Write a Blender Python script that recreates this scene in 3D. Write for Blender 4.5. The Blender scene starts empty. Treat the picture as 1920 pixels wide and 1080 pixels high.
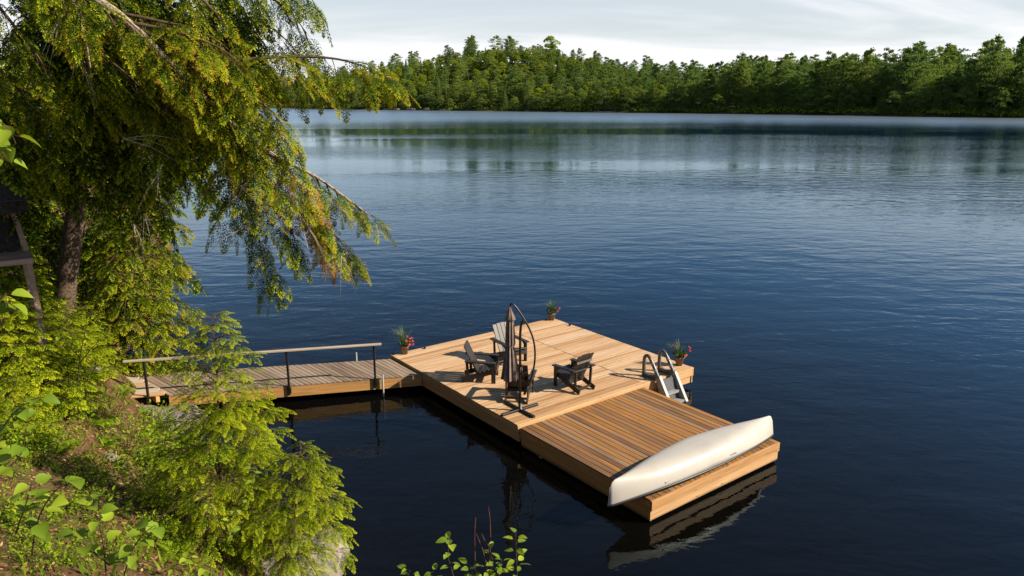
import bpy, math, random
import numpy as np
from mathutils import Vector, Matrix
R = math.radians
sc = bpy.context.scene
col = sc.collection
rng = np.random.default_rng(7)
random.seed(7)

# ------------------------------------------------------------------ camera
CAM_Z = 7.75
PITCH = R(14.396)
cam_d = bpy.data.cameras.new('camera'); cam_d.sensor_width = 36.0; cam_d.lens = 26.25
cam_d.clip_start = 0.05; cam_d.clip_end = 12000
cam = bpy.data.objects.new('camera', cam_d); col.objects.link(cam)
cam.location = (0, 0, CAM_Z); cam.rotation_euler = (math.pi/2 - PITCH, 0, 0)
sc.camera = cam

# ------------------------------------------------------------------ sky and sun
SUN_EL = R(33); SUN_DIR = Vector((0.985*math.cos(SUN_EL), -0.17*math.cos(SUN_EL), math.sin(SUN_EL))).normalized()
world = bpy.data.worlds.new('World'); sc.world = world; world.use_nodes = True
def build_world():
    nt = world.node_tree; nt.nodes.clear()
    N = nt.nodes.new; L = nt.links.new
    out = N('ShaderNodeOutputWorld'); bg = N('ShaderNodeBackground'); bg.inputs['Strength'].default_value = 0.057
    sky = N('ShaderNodeTexSky'); sky.sky_type = 'NISHITA'; sky.sun_disc = False
    sky.sun_elevation = SUN_EL; sky.sun_rotation = math.atan2(SUN_DIR.x, SUN_DIR.y)
    sky.air_density = 1.15; sky.dust_density = 0.15; sky.ozone_density = 4.0; sky.altitude = 200
    tc = N('ShaderNodeTexCoord'); sp = N('ShaderNodeSeparateXYZ'); L(tc.outputs['Generated'], sp.inputs[0])
    mz = N('ShaderNodeMath'); mz.operation = 'MAXIMUM'; L(sp.outputs['Z'], mz.inputs[0]); mz.inputs[1].default_value = 0.0
    ad = N('ShaderNodeMath'); ad.operation = 'ADD'; L(mz.outputs[0], ad.inputs[0]); ad.inputs[1].default_value = 0.16
    dx = N('ShaderNodeMath'); dx.operation = 'DIVIDE'; L(sp.outputs['X'], dx.inputs[0]); L(ad.outputs[0], dx.inputs[1])
    dy = N('ShaderNodeMath'); dy.operation = 'DIVIDE'; L(sp.outputs['Y'], dy.inputs[0]); L(ad.outputs[0], dy.inputs[1])
    cb = N('ShaderNodeCombineXYZ'); L(dx.outputs[0], cb.inputs[0]); L(dy.outputs[0], cb.inputs[1])
    mp = N('ShaderNodeMapping'); L(cb.outputs[0], mp.inputs[0]); mp.inputs['Rotation'].default_value = (0, 0, R(-22)); mp.inputs['Scale'].default_value = (0.45, 1.1, 1); mp.inputs['Location'].default_value = (1.3, 0.4, 0)
    nz = N('ShaderNodeTexNoise'); L(mp.outputs[0], nz.inputs['Vector']); nz.inputs['Scale'].default_value = 0.9; nz.inputs['Detail'].default_value = 7; nz.inputs['Roughness'].default_value = 0.52; nz.inputs['Distortion'].default_value = 0.6
    rp = N('ShaderNodeMapRange'); L(nz.outputs['Fac'], rp.inputs['Value']); rp.inputs['From Min'].default_value = 0.38; rp.inputs['From Max'].default_value = 0.60; rp.inputs['To Max'].default_value = 0.75; rp.interpolation_type = 'SMOOTHSTEP'
    # thin high haze veil: clouds pile up towards the horizon because they are seen edge-on
    hz = N('ShaderNodeMapRange'); L(mz.outputs[0], hz.inputs['Value']); hz.inputs['From Min'].default_value = 0.11; hz.inputs['From Max'].default_value = 0.23; hz.inputs['To Min'].default_value = 0.50; hz.interpolation_type = 'SMOOTHSTEP'; hz.inputs['To Max'].default_value = 0.0
    cf = N('ShaderNodeMapRange'); cf.interpolation_type = 'SMOOTHSTEP'; L(mz.outputs[0], cf.inputs['Value']); cf.inputs['From Min'].default_value = 0.11; cf.inputs['From Max'].default_value = 0.24; cf.inputs['To Min'].default_value = 0.72; cf.inputs['To Max'].default_value = 0.05
    mxf = N('ShaderNodeMath'); mxf.operation = 'MULTIPLY_ADD'; mxf.use_clamp = True; L(rp.outputs[0], mxf.inputs[0]); L(cf.outputs[0], mxf.inputs[1]); L(hz.outputs[0], mxf.inputs[2])
    mx = N('ShaderNodeMix'); mx.data_type = 'RGBA'; L(mxf.outputs[0], mx.inputs['Factor']); L(sky.outputs[0], mx.inputs['A']); mx.inputs['B'].default_value = (10.4, 10.5, 10.85, 1)
    L(mx.outputs['Result'], bg.inputs['Color']); L(bg.outputs[0], out.inputs[0])
build_world()
sun_d = bpy.data.lights.new('sun', 'SUN'); sun_d.energy = 4.8; sun_d.angle = R(0.5); sun_d.color = (1.0, 0.87, 0.69)
sun = bpy.data.objects.new('sun', sun_d); col.objects.link(sun)
sun.rotation_euler = SUN_DIR.to_track_quat('Z', 'Y').to_euler(); sun.location = (30, -10, 40)
sc.view_settings.view_transform = 'Standard'; sc.view_settings.look = 'None'
sc.view_settings.exposure = 0.78; sc.view_settings.gamma = 1.0; sc.view_settings.use_curve_mapping = False
cy = sc.cycles
cy.max_bounces = 7; cy.diffuse_bounces = 2; cy.glossy_bounces = 3; cy.transmission_bounces = 3; cy.transparent_max_bounces = 8; cy.volume_bounces = 0
cy.caustics_reflective = False; cy.caustics_refractive = False
cy.use_denoising = True; cy.sample_clamp_indirect = 4.0

# ------------------------------------------------------------------ helpers
def at(px, py, y):
    """point at ground distance y (metres ahead of the camera) along the line of sight through photo pixel px,py"""
    X = (px-960)/1400.0; Y = (540-py)/1400.0
    c, s = math.cos(PITCH), math.sin(PITCH)
    d = Vector((X, c+Y*s, -s+Y*c)); return Vector((0, 0, CAM_Z)) + d*(y/d.y)
def onz(px, py, z):
    X = (px-960)/1400.0; Y = (540-py)/1400.0
    c, s = math.cos(PITCH), math.sin(PITCH)
    d = Vector((X, c+Y*s, -s+Y*c)); return Vector((0, 0, CAM_Z)) + d*((z-CAM_Z)/d.z)
def tag(o, label=None, cat=None, group=None, kind=None):
    if label: o['label'] = label
    if cat: o['category'] = cat
    if group: o['group'] = group
    if kind: o['kind'] = kind
    return o
def empty(name, loc, rz=0.0, label=None, cat=None, group=None):
    o = bpy.data.objects.new(name, None); col.objects.link(o)
    o.location = loc; o.rotation_euler = (0, 0, rz); o.empty_display_size = 0.2
    return tag(o, label, cat, group)
def link(name, me, parent=None, loc=(0, 0, 0), rot=(0, 0, 0), scale=(1, 1, 1)):
    o = bpy.data.objects.new(name, me); col.objects.link(o)
    o.location = loc; o.rotation_euler = rot; o.scale = scale
    if parent is not None: o.parent = parent
    return o
def copy_tree(o, parent=None):
    c = o.copy(); col.objects.link(c)
    if parent is not None: c.parent = parent
    for ch in list(o.children): copy_tree(ch, c)
    return c
def frame_rows(d, up=(0, 0, 1)):
    d = np.asarray(d, float); d = d/np.linalg.norm(d); up = np.asarray(up, float)
    s = np.cross(up, d); n = np.linalg.norm(s)
    if n < 1e-4: s = np.cross((1, 0, 0.01), d); n = np.linalg.norm(s)
    s /= n; return d, s, np.cross(d, s)
class MB:
    def __init__(self): self.v = []; self.f = []; self.sm = []
    def add(self, vs, fs, smooth=False):
        b = len(self.v); self.v += [tuple(p) for p in vs]; self.f += [tuple(i+b for i in f) for f in fs]; self.sm += [smooth]*len(fs); return self
    def box(self, c, s, rot=None, ch=0.0):
        """box centred at c with size s; ch chamfers the long top edges"""
        x, y, z = s[0]/2, s[1]/2, s[2]/2
        if ch > 0:
            ring = [(-y, -z), (y, -z), (y, z-ch), (y-ch, z), (-y+ch, z), (-y, z-ch)]
        else:
            ring = [(-y, -z), (y, -z), (y, z), (-y, z)]
        n = len(ring)
        vs = [Vector((-x, a, b)) for a, b in ring] + [Vector((x, a, b)) for a, b in ring]
        fs = [tuple(reversed(range(n))), tuple(range(n, 2*n))] + [(i, (i+1) % n, n+(i+1) % n, n+i) for i in range(n)]
        fs = [tuple(reversed(f)) for f in fs[:0]] + fs
        M = rot if rot is not None else Matrix.Identity(3)
        c = Vector(c); vs = [M @ p + c for p in vs]
        return self.add(vs, fs)
    def bar(self, a, b, w, h, up=(0, 0, 1), ch=0.0):
        """square bar from a to b, w across, h along up"""
        a = Vector(a); b = Vector(b); d, s, n = frame_rows(b-a, up)
        M = Matrix((d, s, n)).transposed()
        return self.box((a+b)/2, ((b-a).length, w, h), M, ch)
    def tube(self, pts, r, seg=8, cap=True):
        pts = [Vector(p) for p in pts]; n = len(pts)
        rr = [r]*n if not hasattr(r, '__len__') else list(r)
        prev = None; vs = []
        for i, p in enumerate(pts):
            t = (pts[min(i+1, n-1)]-pts[max(i-1, 0)]).normalized()
            if prev is None:
                a = t.orthogonal().normalized()
            else:
                a = (prev - t*prev.dot(t)).normalized()
            prev = a; b = t.cross(a)
            for k in range(seg):
                q = 2*math.pi*k/seg; vs.append(p + (a*math.cos(q)+b*math.sin(q))*rr[i])
        fs = [(i*seg+k, i*seg+(k+1) % seg, (i+1)*seg+(k+1) % seg, (i+1)*seg+k) for i in range(n-1) for k in range(seg)]
        self.add(vs, fs, True)
        if cap:
            m = len(self.v)-len(vs)
            self.f += [tuple(m+k for k in reversed(range(seg))), tuple(m+(n-1)*seg+k for k in range(seg))]; self.sm += [False, False]
        return self
    def lathe(self, prof, c=(0, 0, 0), seg=20):
        c = Vector(c); vs = []
        for r, z in prof:
            for k in range(seg):
                q = 2*math.pi*k/seg; vs.append(c+Vector((r*math.cos(q), r*math.sin(q), z)))
        n = len(prof)
        fs = [(i*seg+k, i*seg+(k+1) % seg, (i+1)*seg+(k+1) % seg, (i+1)*seg+k) for i in range(n-1) for k in range(seg)]
        self.add(vs, fs, True); return self
    def prism(self, outline, a, b, axis):
        """extrude a 2D outline (list of (p,q)) between a and b along axis 0/1/2"""
        def mk(p, q, w):
            return {0: (w, p, q), 1: (p, w, q), 2: (p, q, w)}[axis]
        n = len(outline); vs = [mk(p, q, a) for p, q in outline]+[mk(p, q, b) for p, q in outline]
        fs = [tuple(reversed(range(n))), tuple(range(n, 2*n))]+[(i, (i+1) % n, n+(i+1) % n, n+i) for i in range(n)]
        return self.add(vs, fs)
    def mesh(self, name, mat):
        me = bpy.data.meshes.new(name); me.from_pydata([tuple(p) for p in self.v], [], self.f)
        me.polygons.foreach_set('use_smooth', self.sm); me.materials.append(mat)
        import bmesh
        bm = bmesh.new(); bm.from_mesh(me); bmesh.ops.recalc_face_normals(bm, faces=bm.faces); bm.to_mesh(me); bm.free()
        me.update(); return me
    def build(self, name, mat, parent=None, loc=(0, 0, 0), rot=(0, 0, 0)):
        return link(name, self.mesh(name, mat), parent, loc, rot)
def mesh_np(name, V, Q, mat, tint=None, smooth=False):
    """quads from numpy arrays, with an optional per-face 'tint' (the leaf's own colour, 0 old dark growth .. 1 fresh tips)"""
    V = np.ascontiguousarray(V, np.float32); Q = np.ascontiguousarray(Q, np.int32)
    me = bpy.data.meshes.new(name); n = len(Q); k = Q.shape[1]
    me.vertices.add(len(V)); me.vertices.foreach_set('co', V.ravel())
    me.loops.add(n*k); me.loops.foreach_set('vertex_index', Q.ravel())
    me.polygons.add(n); me.polygons.foreach_set('loop_start', np.arange(0, n*k, k, dtype=np.int32))
    if smooth: me.polygons.foreach_set('use_smooth', np.ones(n, bool))
    me.update(calc_edges=True)
    if tint is not None:
        a = me.attributes.new('tint', 'FLOAT', 'FACE'); a.data.foreach_set('value', np.ascontiguousarray(tint, np.float32))
    me.materials.append(mat); return me
def hash2(i, j, s):
    h = np.sin(i*127.1 + j*311.7 + s*74.7)*43758.5453
    return h-np.floor(h)
def vnoise(x, y, s=0):
    x = np.asarray(x, float); y = np.asarray(y, float)
    i = np.floor(x); j = np.floor(y); f = x-i; g = y-j; f = f*f*(3-2*f); g = g*g*(3-2*g)
    return (hash2(i, j, s)*(1-f)+hash2(i+1, j, s)*f)*(1-g)+(hash2(i, j+1, s)*(1-f)+hash2(i+1, j+1, s)*f)*g
def fbm(x, y, s=0, o=4):
    a = 0.5; t = 0
    for k in range(o): t = t+a*(vnoise(x*2**k, y*2**k, s+k)-0.5); a *= 0.5
    return t

# ------------------------------------------------------------------ materials
def new_mat(name):
    m = bpy.data.materials.new(name); m.use_nodes = True; nt = m.node_tree; nt.nodes.clear()
    return m, nt, nt.nodes.new, nt.links.new
def ramp(N, stops, interp='LINEAR'):
    r = N('ShaderNodeValToRGB'); e = r.color_ramp; e.interpolation = interp
    while len(e.elements) < len(stops): e.elements.new(0.5)
    for el, (p, c) in zip(e.elements, stops): el.position = p; el.color = (c[0], c[1], c[2], 1)
    return r
def plain(name, c, rough=0.6, spec=0.4, metal=0.0, var=0.12, scale=14.0, bump=0.0, c2=None):
    m, nt, N, L = new_mat(name)
    o = N('ShaderNodeOutputMaterial'); p = N('ShaderNodeBsdfPrincipled'); L(p.outputs[0], o.inputs[0])
    tc = N('ShaderNodeTexCoord'); nz = N('ShaderNodeTexNoise'); L(tc.outputs['Object'], nz.inputs['Vector']); nz.inputs['Scale'].default_value = scale; nz.inputs['Detail'].default_value = 6
    c2 = c2 or tuple(x*(1+var*2) for x in c); c1 = tuple(x*(1-var*2) for x in c)
    r = ramp(N, [(0.3, c1), (0.7, c2)]); L(nz.outputs['Fac'], r.inputs[0]); L(r.outputs[0], p.inputs['Base Color'])
    p.inputs['Roughness'].default_value = rough; p.inputs['Specular IOR Level'].default_value = spec; p.inputs['Metallic'].default_value = metal
    if bump:
        b = N('ShaderNodeBump'); b.inputs['Strength'].default_value = bump; b.inputs['Distance'].default_value = 0.02; L(nz.outputs['Fac'], b.inputs['Height']); L(b.outputs[0], p.inputs['Normal'])
    return m
def wood(name, tones, grain=(0.7, 1.12), rough=0.62, knots=0.5, spec=0.25, gscale=26.0, wet=False):
    """boards with length along local x: every board takes its own tone, then grain streaks and knots"""
    m, nt, N, L = new_mat(name)
    o = N('ShaderNodeOutputMaterial'); p = N('ShaderNodeBsdfPrincipled'); L(p.outputs[0], o.inputs[0])
    tc = N('ShaderNodeTexCoord'); oi = N('ShaderNodeObjectInfo')
    mu = N('ShaderNodeMath'); mu.operation = 'MULTIPLY'; L(oi.outputs['Random'], mu.inputs[0]); mu.inputs[1].default_value = 71.0
    cb = N('ShaderNodeCombineXYZ'); L(mu.outputs[0], cb.inputs[0]); L(mu.outputs[0], cb.inputs[1]); L(mu.outputs[0], cb.inputs[2])
    va = N('ShaderNodeVectorMath'); va.operation = 'ADD'; L(tc.outputs['Object'], va.inputs[0]); L(cb.outputs[0], va.inputs[1])
    mp = N('ShaderNodeMapping'); L(va.outputs[0], mp.inputs[0]); mp.inputs['Scale'].default_value = (0.9, gscale, gscale)
    n1 = N('ShaderNodeTexNoise'); L(mp.outputs[0], n1.inputs['Vector']); n1.inputs['Scale'].default_value = 1.0; n1.inputs['Detail'].default_value = 5; n1.inputs['Distortion'].default_value = 0.8
    mp2 = N('ShaderNodeMapping'); L(va.outputs[0], mp2.inputs[0]); mp2.inputs['Scale'].default_value = (0.55, 3.0, 3.0)
    n2 = N('ShaderNodeTexNoise'); L(mp2.outputs[0], n2.inputs['Vector']); n2.inputs['Scale'].default_value = 1.3; n2.inputs['Detail'].default_value = 4
    k = len(tones); tr = ramp(N, [(i/(k-1), c) for i, c in enumerate(tones)])
    mxr = N('ShaderNodeMath'); mxr.operation = 'MULTIPLY_ADD'; L(n2.outputs['Fac'], mxr.inputs[0]); mxr.inputs[1].default_value = 0.75
    sb = N('ShaderNodeMath'); sb.operation = 'MULTIPLY_ADD'; L(oi.outputs['Random'], sb.inputs[0]); sb.inputs[1].default_value = 0.8; sb.inputs[2].default_value = -0.28
    L(sb.outputs[0], mxr.inputs[2]); L(mxr.outputs[0], tr.inputs[0])
    gr = N('ShaderNodeMapRange'); L(n1.outputs['Fac'], gr.inputs['Value']); gr.inputs['From Min'].default_value = 0.3; gr.inputs['From Max'].default_value = 0.7; gr.inputs['To Min'].default_value = grain[0]; gr.inputs['To Max'].default_value = grain[1]
    sc1 = N('ShaderNodeVectorMath'); sc1.operation = 'SCALE'; L(tr.outputs[0], sc1.inputs[0]); L(gr.outputs[0], sc1.inputs['Scale'])
    mp3 = N('ShaderNodeMapping'); L(va.outputs[0], mp3.inputs[0]); mp3.inputs['Scale'].default_value = (2.1, 6.5, 6.5)
    vo = N('ShaderNodeTexVoronoi'); L(mp3.outputs[0], vo.inputs['Vector']); vo.inputs['Scale'].default_value = 1.0
    kn = N('ShaderNodeMapRange'); L(vo.outputs['Distance'], kn.inputs['Value']); kn.inputs['From Min'].default_value = 0.05; kn.inputs['From Max'].default_value = 0.14; kn.inputs['To Min'].default_value = knots; kn.inputs['To Max'].default_value = 0.0
    mk = N('ShaderNodeMix'); mk.data_type = 'RGBA'; L(kn.outputs[0], mk.inputs['Factor']); L(sc1.outputs[0], mk.inputs['A']); mk.inputs['B'].default_value = (tones[0][0]*0.35, tones[0][1]*0.28, tones[0][2]*0.22, 1)
    res = mk.outputs['Result']
    if wet:   # soaked, algae-stained line where the boards meet the water
        ge = N('ShaderNodeNewGeometry'); sp = N('ShaderNodeSeparateXYZ'); L(ge.outputs['Position'], sp.inputs[0])
        wn = N('ShaderNodeMath'); wn.operation = 'MULTIPLY_ADD'; L(n2.outputs['Fac'], wn.inputs[0]); wn.inputs[1].default_value = -0.10; L(sp.outputs['Z'], wn.inputs[2])
        wr = N('ShaderNodeMapRange'); L(wn.outputs[0], wr.inputs['Value']); wr.inputs['From Min'].default_value = 0.0; wr.inputs['From Max'].default_value = 0.06; wr.inputs['To Min'].default_value = 0.75; wr.inputs['To Max'].default_value = 0.0
        wm = N('ShaderNodeMix'); wm.data_type = 'RGBA'; L(wr.outputs[0], wm.inputs['Factor']); L(res, wm.inputs['A']); wm.inputs['B'].default_value = (0.07, 0.05, 0.022, 1); res = wm.outputs['Result']
    L(res, p.inputs['Base Color'])
    b = N('ShaderNodeBump'); b.inputs['Strength'].default_value = 0.5; b.inputs['Distance'].default_value = 0.003; L(n1.outputs['Fac'], b.inputs['Height']); L(b.outputs[0], p.inputs['Normal'])
    p.inputs['Roughness'].default_value = rough; p.inputs['Specular IOR Level'].default_value = spec
    return m
def foliage(name, stops, trans=0.35, rough=0.5, objvar=0.25, spec=0.04):
    m, nt, N, L = new_mat(name)
    o = N('ShaderNodeOutputMaterial'); p = N('ShaderNodeBsdfPrincipled'); t = N('ShaderNodeBsdfTranslucent'); mx = N('ShaderNodeMixShader')
    at_ = N('ShaderNodeAttribute'); at_.attribute_name = 'tint'; oi = N('ShaderNodeObjectInfo')
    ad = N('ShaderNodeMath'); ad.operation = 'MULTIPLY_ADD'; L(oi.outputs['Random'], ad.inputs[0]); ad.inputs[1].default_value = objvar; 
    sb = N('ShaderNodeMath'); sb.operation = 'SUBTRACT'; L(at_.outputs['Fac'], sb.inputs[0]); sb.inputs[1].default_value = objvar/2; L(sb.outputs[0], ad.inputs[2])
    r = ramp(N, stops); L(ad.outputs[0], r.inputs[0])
    L(r.outputs[0], p.inputs['Base Color']); p.inputs['Roughness'].default_value = rough; p.inputs['Specular IOR Level'].default_value = spec
    sc1 = N('ShaderNodeVectorMath'); sc1.operation = 'MULTIPLY'; L(r.outputs[0], sc1.inputs[0]); sc1.inputs[1].default_value = (1.15, 1.1, 0.6); L(sc1.outputs[0], t.inputs[0])
    mx.inputs[0].default_value = trans; L(p.outputs[0], mx.inputs[1]); L(t.outputs[0], mx.inputs[2]); L(mx.outputs[0], o.inputs[0])
    return m
M = {}
M['cedar'] = wood('fresh_cedar', [(0.38, 0.205, 0.085), (0.53, 0.325, 0.165), (0.60, 0.395, 0.225), (0.64, 0.47, 0.31)], knots=0.55)
M['trim'] = wood('cedar_trim', [(0.42, 0.22, 0.085), (0.56, 0.33, 0.15), (0.60, 0.38, 0.20)], knots=0.7, gscale=18, wet=True)
M['old'] = wood('weathered_deck', [(0.150, 0.080, 0.040), (0.25, 0.135, 0.062), (0.40, 0.185, 0.045), (0.29, 0.185, 0.108), (0.42, 0.27, 0.15)], grain=(0.62, 1.18), knots=0.35, rough=0.5)
M['grey'] = wood('greyed_planks', [(0.20, 0.145, 0.10), (0.30, 0.22, 0.155), (0.36, 0.28, 0.21), (0.30, 0.21, 0.13)], grain=(0.65, 1.15), knots=0.3)
M['fascia'] = wood('orange_fascia', [(0.46, 0.22, 0.065), (0.55, 0.29, 0.10), (0.58, 0.33, 0.13)], knots=0.6, gscale=16, wet=True)
M['rail'] = wood('pale_rail', [(0.42, 0.33, 0.245), (0.50, 0.41, 0.31), (0.56, 0.475, 0.375)], knots=0.2)
M['shed'] = wood('shed_wood', [(0.28, 0.175, 0.125), (0.38, 0.245, 0.18), (0.44, 0.31, 0.235)], knots=0.2)
M['black'] = plain('black_metal', (0.016, 0.015, 0.015), 0.4, 0.5, 0.0)
M['chair'] = plain('chair_plastic', (0.028, 0.023, 0.020), 0.42, 0.45, var=0.15, scale=5)
M['bronze'] = plain('umbrella_pole', (0.03, 0.022, 0.018), 0.35, 0.5, 0.3)
M['galv'] = plain('galvanised', (0.22, 0.225, 0.225), 0.5, 0.4, 0.2, scale=30)
M['ladder'] = plain('ladder_grey', (0.27, 0.285, 0.29), 0.4, 0.45, var=0.08)
M['handle'] = plain('handle_dark', (0.085, 0.085, 0.09), 0.28, 0.55, var=0.1)
M['gun'] = plain('gunwale', (0.02, 0.02, 0.022), 0.4, 0.5)
M['pot'] = plain('pot_clay', (0.20, 0.145, 0.11), 0.75, 0.2, var=0.15)
M['soil'] = plain('soil', (0.03, 0.02, 0.013), 0.9, 0.1, scale=40)
M['pinkf'] = plain('pink_petals', (0.62, 0.09, 0.17), 0.6, 0.2, var=0.2, scale=8)
M['redf'] = plain('coral_petals', (0.66, 0.13, 0.10), 0.6, 0.2, var=0.2, scale=8)
M['bark'] = plain('bark', (0.11, 0.078, 0.056), 0.9, 0.1, var=0.35, scale=22, bump=1.0)
M['twig'] = plain('twig', (0.085, 0.056, 0.034), 0.85, 0.1, var=0.2)
M['palebark'] = plain('pale_bark', (0.30, 0.24, 0.18), 0.85, 0.1, var=0.3, scale=30, bump=0.8)
M['redtwig'] = plain('red_twig', (0.16, 0.06, 0.045), 0.8, 0.1)
M['shingle'] = plain('shingle', (0.075, 0.064, 0.056), 0.9, 0.1, var=0.35, scale=30, bump=0.6)
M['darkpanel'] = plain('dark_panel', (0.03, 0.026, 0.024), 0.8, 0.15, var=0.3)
M['fbark'] = plain('far_bark', (0.10, 0.075, 0.058), 0.9, 0.1, var=0.3, scale=2)
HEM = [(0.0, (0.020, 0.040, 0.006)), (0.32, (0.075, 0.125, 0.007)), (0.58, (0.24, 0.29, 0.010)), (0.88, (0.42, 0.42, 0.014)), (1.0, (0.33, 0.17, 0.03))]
_old = [(0.0, (0.018, 0.034, 0.010)), (0.35, (0.042, 0.070, 0.013)), (0.62, (0.115, 0.140, 0.016)), (0.85, (0.225, 0.225, 0.022)), (1.0, (0.27, 0.135, 0.03))]
M['hem'] = foliage('hemlock_needles', HEM, 0.32, objvar=0.0)
M['young'] = foliage('young_needles', [(0.0, (0.028, 0.06, 0.005)), (0.4, (0.165, 0.235, 0.007)), (0.75, (0.40, 0.45, 0.012)), (1.0, (0.50, 0.50, 0.02))], 0.30, objvar=0.12)
M['leaf'] = foliage('broad_leaf', [(0.0, (0.0931, 0.1708, 0.013)), (0.5, (0.2018, 0.3105, 0.0228)), (1.0, (0.3726, 0.4657, 0.0326))], 0.38, rough=0.45, objvar=0.7, spec=0.25)
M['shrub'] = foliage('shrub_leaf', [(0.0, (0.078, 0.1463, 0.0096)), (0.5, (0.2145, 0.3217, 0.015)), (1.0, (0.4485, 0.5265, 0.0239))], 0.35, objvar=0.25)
M['fern'] = foliage('fern_green', [(0.0, (0.1176, 0.2184, 0.0118)), (1.0, (0.3192, 0.4536, 0.0206))], 0.4, objvar=0.4)
M['potleaf'] = foliage('pot_leaf', [(0.0, (0.035, 0.075, 0.018)), (1.0, (0.10, 0.17, 0.035))], 0.3, objvar=0.2)
M['spike'] = foliage('spike_grass', [(0.0, (0.10, 0.15, 0.09)), (1.0, (0.18, 0.24, 0.15))], 0.3, objvar=0.1)
M['litter'] = foliage('leaf_litter', [(0.0, (0.1015, 0.0508, 0.0235)), (0.5, (0.2465, 0.1276, 0.0548)), (1.0, (0.493, 0.3045, 0.1436))], 0.1, rough=0.8, objvar=0.0, spec=0.1)
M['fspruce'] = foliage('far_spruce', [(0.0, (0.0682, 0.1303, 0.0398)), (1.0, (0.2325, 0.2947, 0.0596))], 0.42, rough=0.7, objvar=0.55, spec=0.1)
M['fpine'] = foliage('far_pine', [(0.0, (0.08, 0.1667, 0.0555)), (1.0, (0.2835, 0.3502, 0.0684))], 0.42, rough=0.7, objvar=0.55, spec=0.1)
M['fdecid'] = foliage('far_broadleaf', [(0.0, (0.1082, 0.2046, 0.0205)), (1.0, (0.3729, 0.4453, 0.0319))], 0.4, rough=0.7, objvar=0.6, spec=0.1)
M['fbright'] = foliage('far_fresh_sunlit', [(0.0, (0.156, 0.221, 0.0208)), (1.0, (0.286, 0.325, 0.0312))], 0.3, rough=0.7, objvar=0.3, spec=0.1)

def rock_mat(name, a, b, moss=0.25):
    m, nt, N, L = new_mat(name)
    o = N('ShaderNodeOutputMaterial'); p = N('ShaderNodeBsdfPrincipled'); L(p.outputs[0], o.inputs[0])
    tc = N('ShaderNodeTexCoord'); n1 = N('ShaderNodeTexNoise'); L(tc.outputs['Object'], n1.inputs['Vector']); n1.inputs['Scale'].default_value = 5; n1.inputs['Detail'].default_value = 10; n1.inputs['Roughness'].default_value = 0.7
    r = ramp(N, [(0.3, a), (0.55, b), (0.75, tuple(min(1, x*1.35) for x in b))]); L(n1.outputs['Fac'], r.inputs[0])
    n2 = N('ShaderNodeTexNoise'); L(tc.outputs['Object'], n2.inputs['Vector']); n2.inputs['Scale'].default_value = 1.7; n2.inputs['Detail'].default_value = 6
    mr = N('ShaderNodeMapRange'); L(n2.outputs['Fac'], mr.inputs['Value']); mr.inputs['From Min'].default_value = 0.52; mr.inputs['From Max'].default_value = 0.62; mr.inputs['To Max'].default_value = moss
    mx = N('ShaderNodeMix'); mx.data_type = 'RGBA'; L(mr.outputs[0], mx.inputs['Factor']); L(r.outputs[0], mx.inputs['A']); mx.inputs['B'].default_value = (0.06, 0.07, 0.025, 1)
    L(mx.outputs['Result'], p.inputs['Base Color']); p.inputs['Roughness'].default_value = 0.85; p.inputs['Specular IOR Level'].default_value = 0.2
    bp = N('ShaderNodeBump'); bp.inputs['Strength'].default_value = 0.8; bp.inputs['Distance'].default_value = 0.04; L(n1.outputs['Fac'], bp.inputs['Height']); L(bp.outputs[0], p.inputs['Normal'])
    return m
M['rock'] = rock_mat('shore_rock', (0.10, 0.083, 0.072), (0.29, 0.25, 0.22))
M['farrock'] = rock_mat('far_rock', (0.10, 0.085, 0.075), (0.24, 0.20, 0.17), 0.1)
def bank_mat():
    m, nt, N, L = new_mat('bank_soil')
    o = N('ShaderNodeOutputMaterial'); p = N('ShaderNodeBsdfPrincipled'); L(p.outputs[0], o.inputs[0])
    tc = N('ShaderNodeTexCoord'); n1 = N('ShaderNodeTexNoise'); L(tc.outputs['Object'], n1.inputs['Vector']); n1.inputs['Scale'].default_value = 9; n1.inputs['Detail'].default_value = 12; n1.inputs['Roughness'].default_value = 0.75
    r = ramp(N, [(0.3, (0.04, 0.024, 0.013)), (0.48, (0.13, 0.072, 0.036)), (0.64, (0.26, 0.155, 0.08)), (0.8, (0.40, 0.27, 0.16))]); L(n1.outputs['Fac'], r.inputs[0])
    n2 = N('ShaderNodeTexNoise'); L(tc.outputs['Object'], n2.inputs['Vector']); n2.inputs['Scale'].default_value = 0.9; n2.inputs['Detail'].default_value = 7
    mr = N('ShaderNodeMapRange'); L(n2.outputs['Fac'], mr.inputs['Value']); mr.inputs['From Min'].default_value = 0.5; mr.inputs['From Max'].default_value = 0.6; mr.inputs['To Max'].default_value = 0.55
    mx = N('ShaderNodeMix'); mx.data_type = 'RGBA'; L(mr.outputs[0], mx.inputs['Factor']); L(r.outputs[0], mx.inputs['A']); mx.inputs['B'].default_value = (0.07, 0.085, 0.018, 1)
    L(mx.outputs['Result'], p.inputs['Base Color']); p.inputs['Roughness'].default_value = 0.95; p.inputs['Specular IOR Level'].default_value = 0.1
    bp = N('ShaderNodeBump'); bp.inputs['Strength'].default_value = 1.0; bp.inputs['Distance'].default_value = 0.05; L(n1.outputs['Fac'], bp.inputs['Height']); L(bp.outputs[0], p.inputs['Normal'])
    return m
M['bank'] = bank_mat()
def forest_floor():
    m = plain('forest_floor', (0.045, 0.048, 0.020), 0.95, 0.05, var=0.35, scale=0.15)
    return m
M['floor'] = forest_floor()
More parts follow.
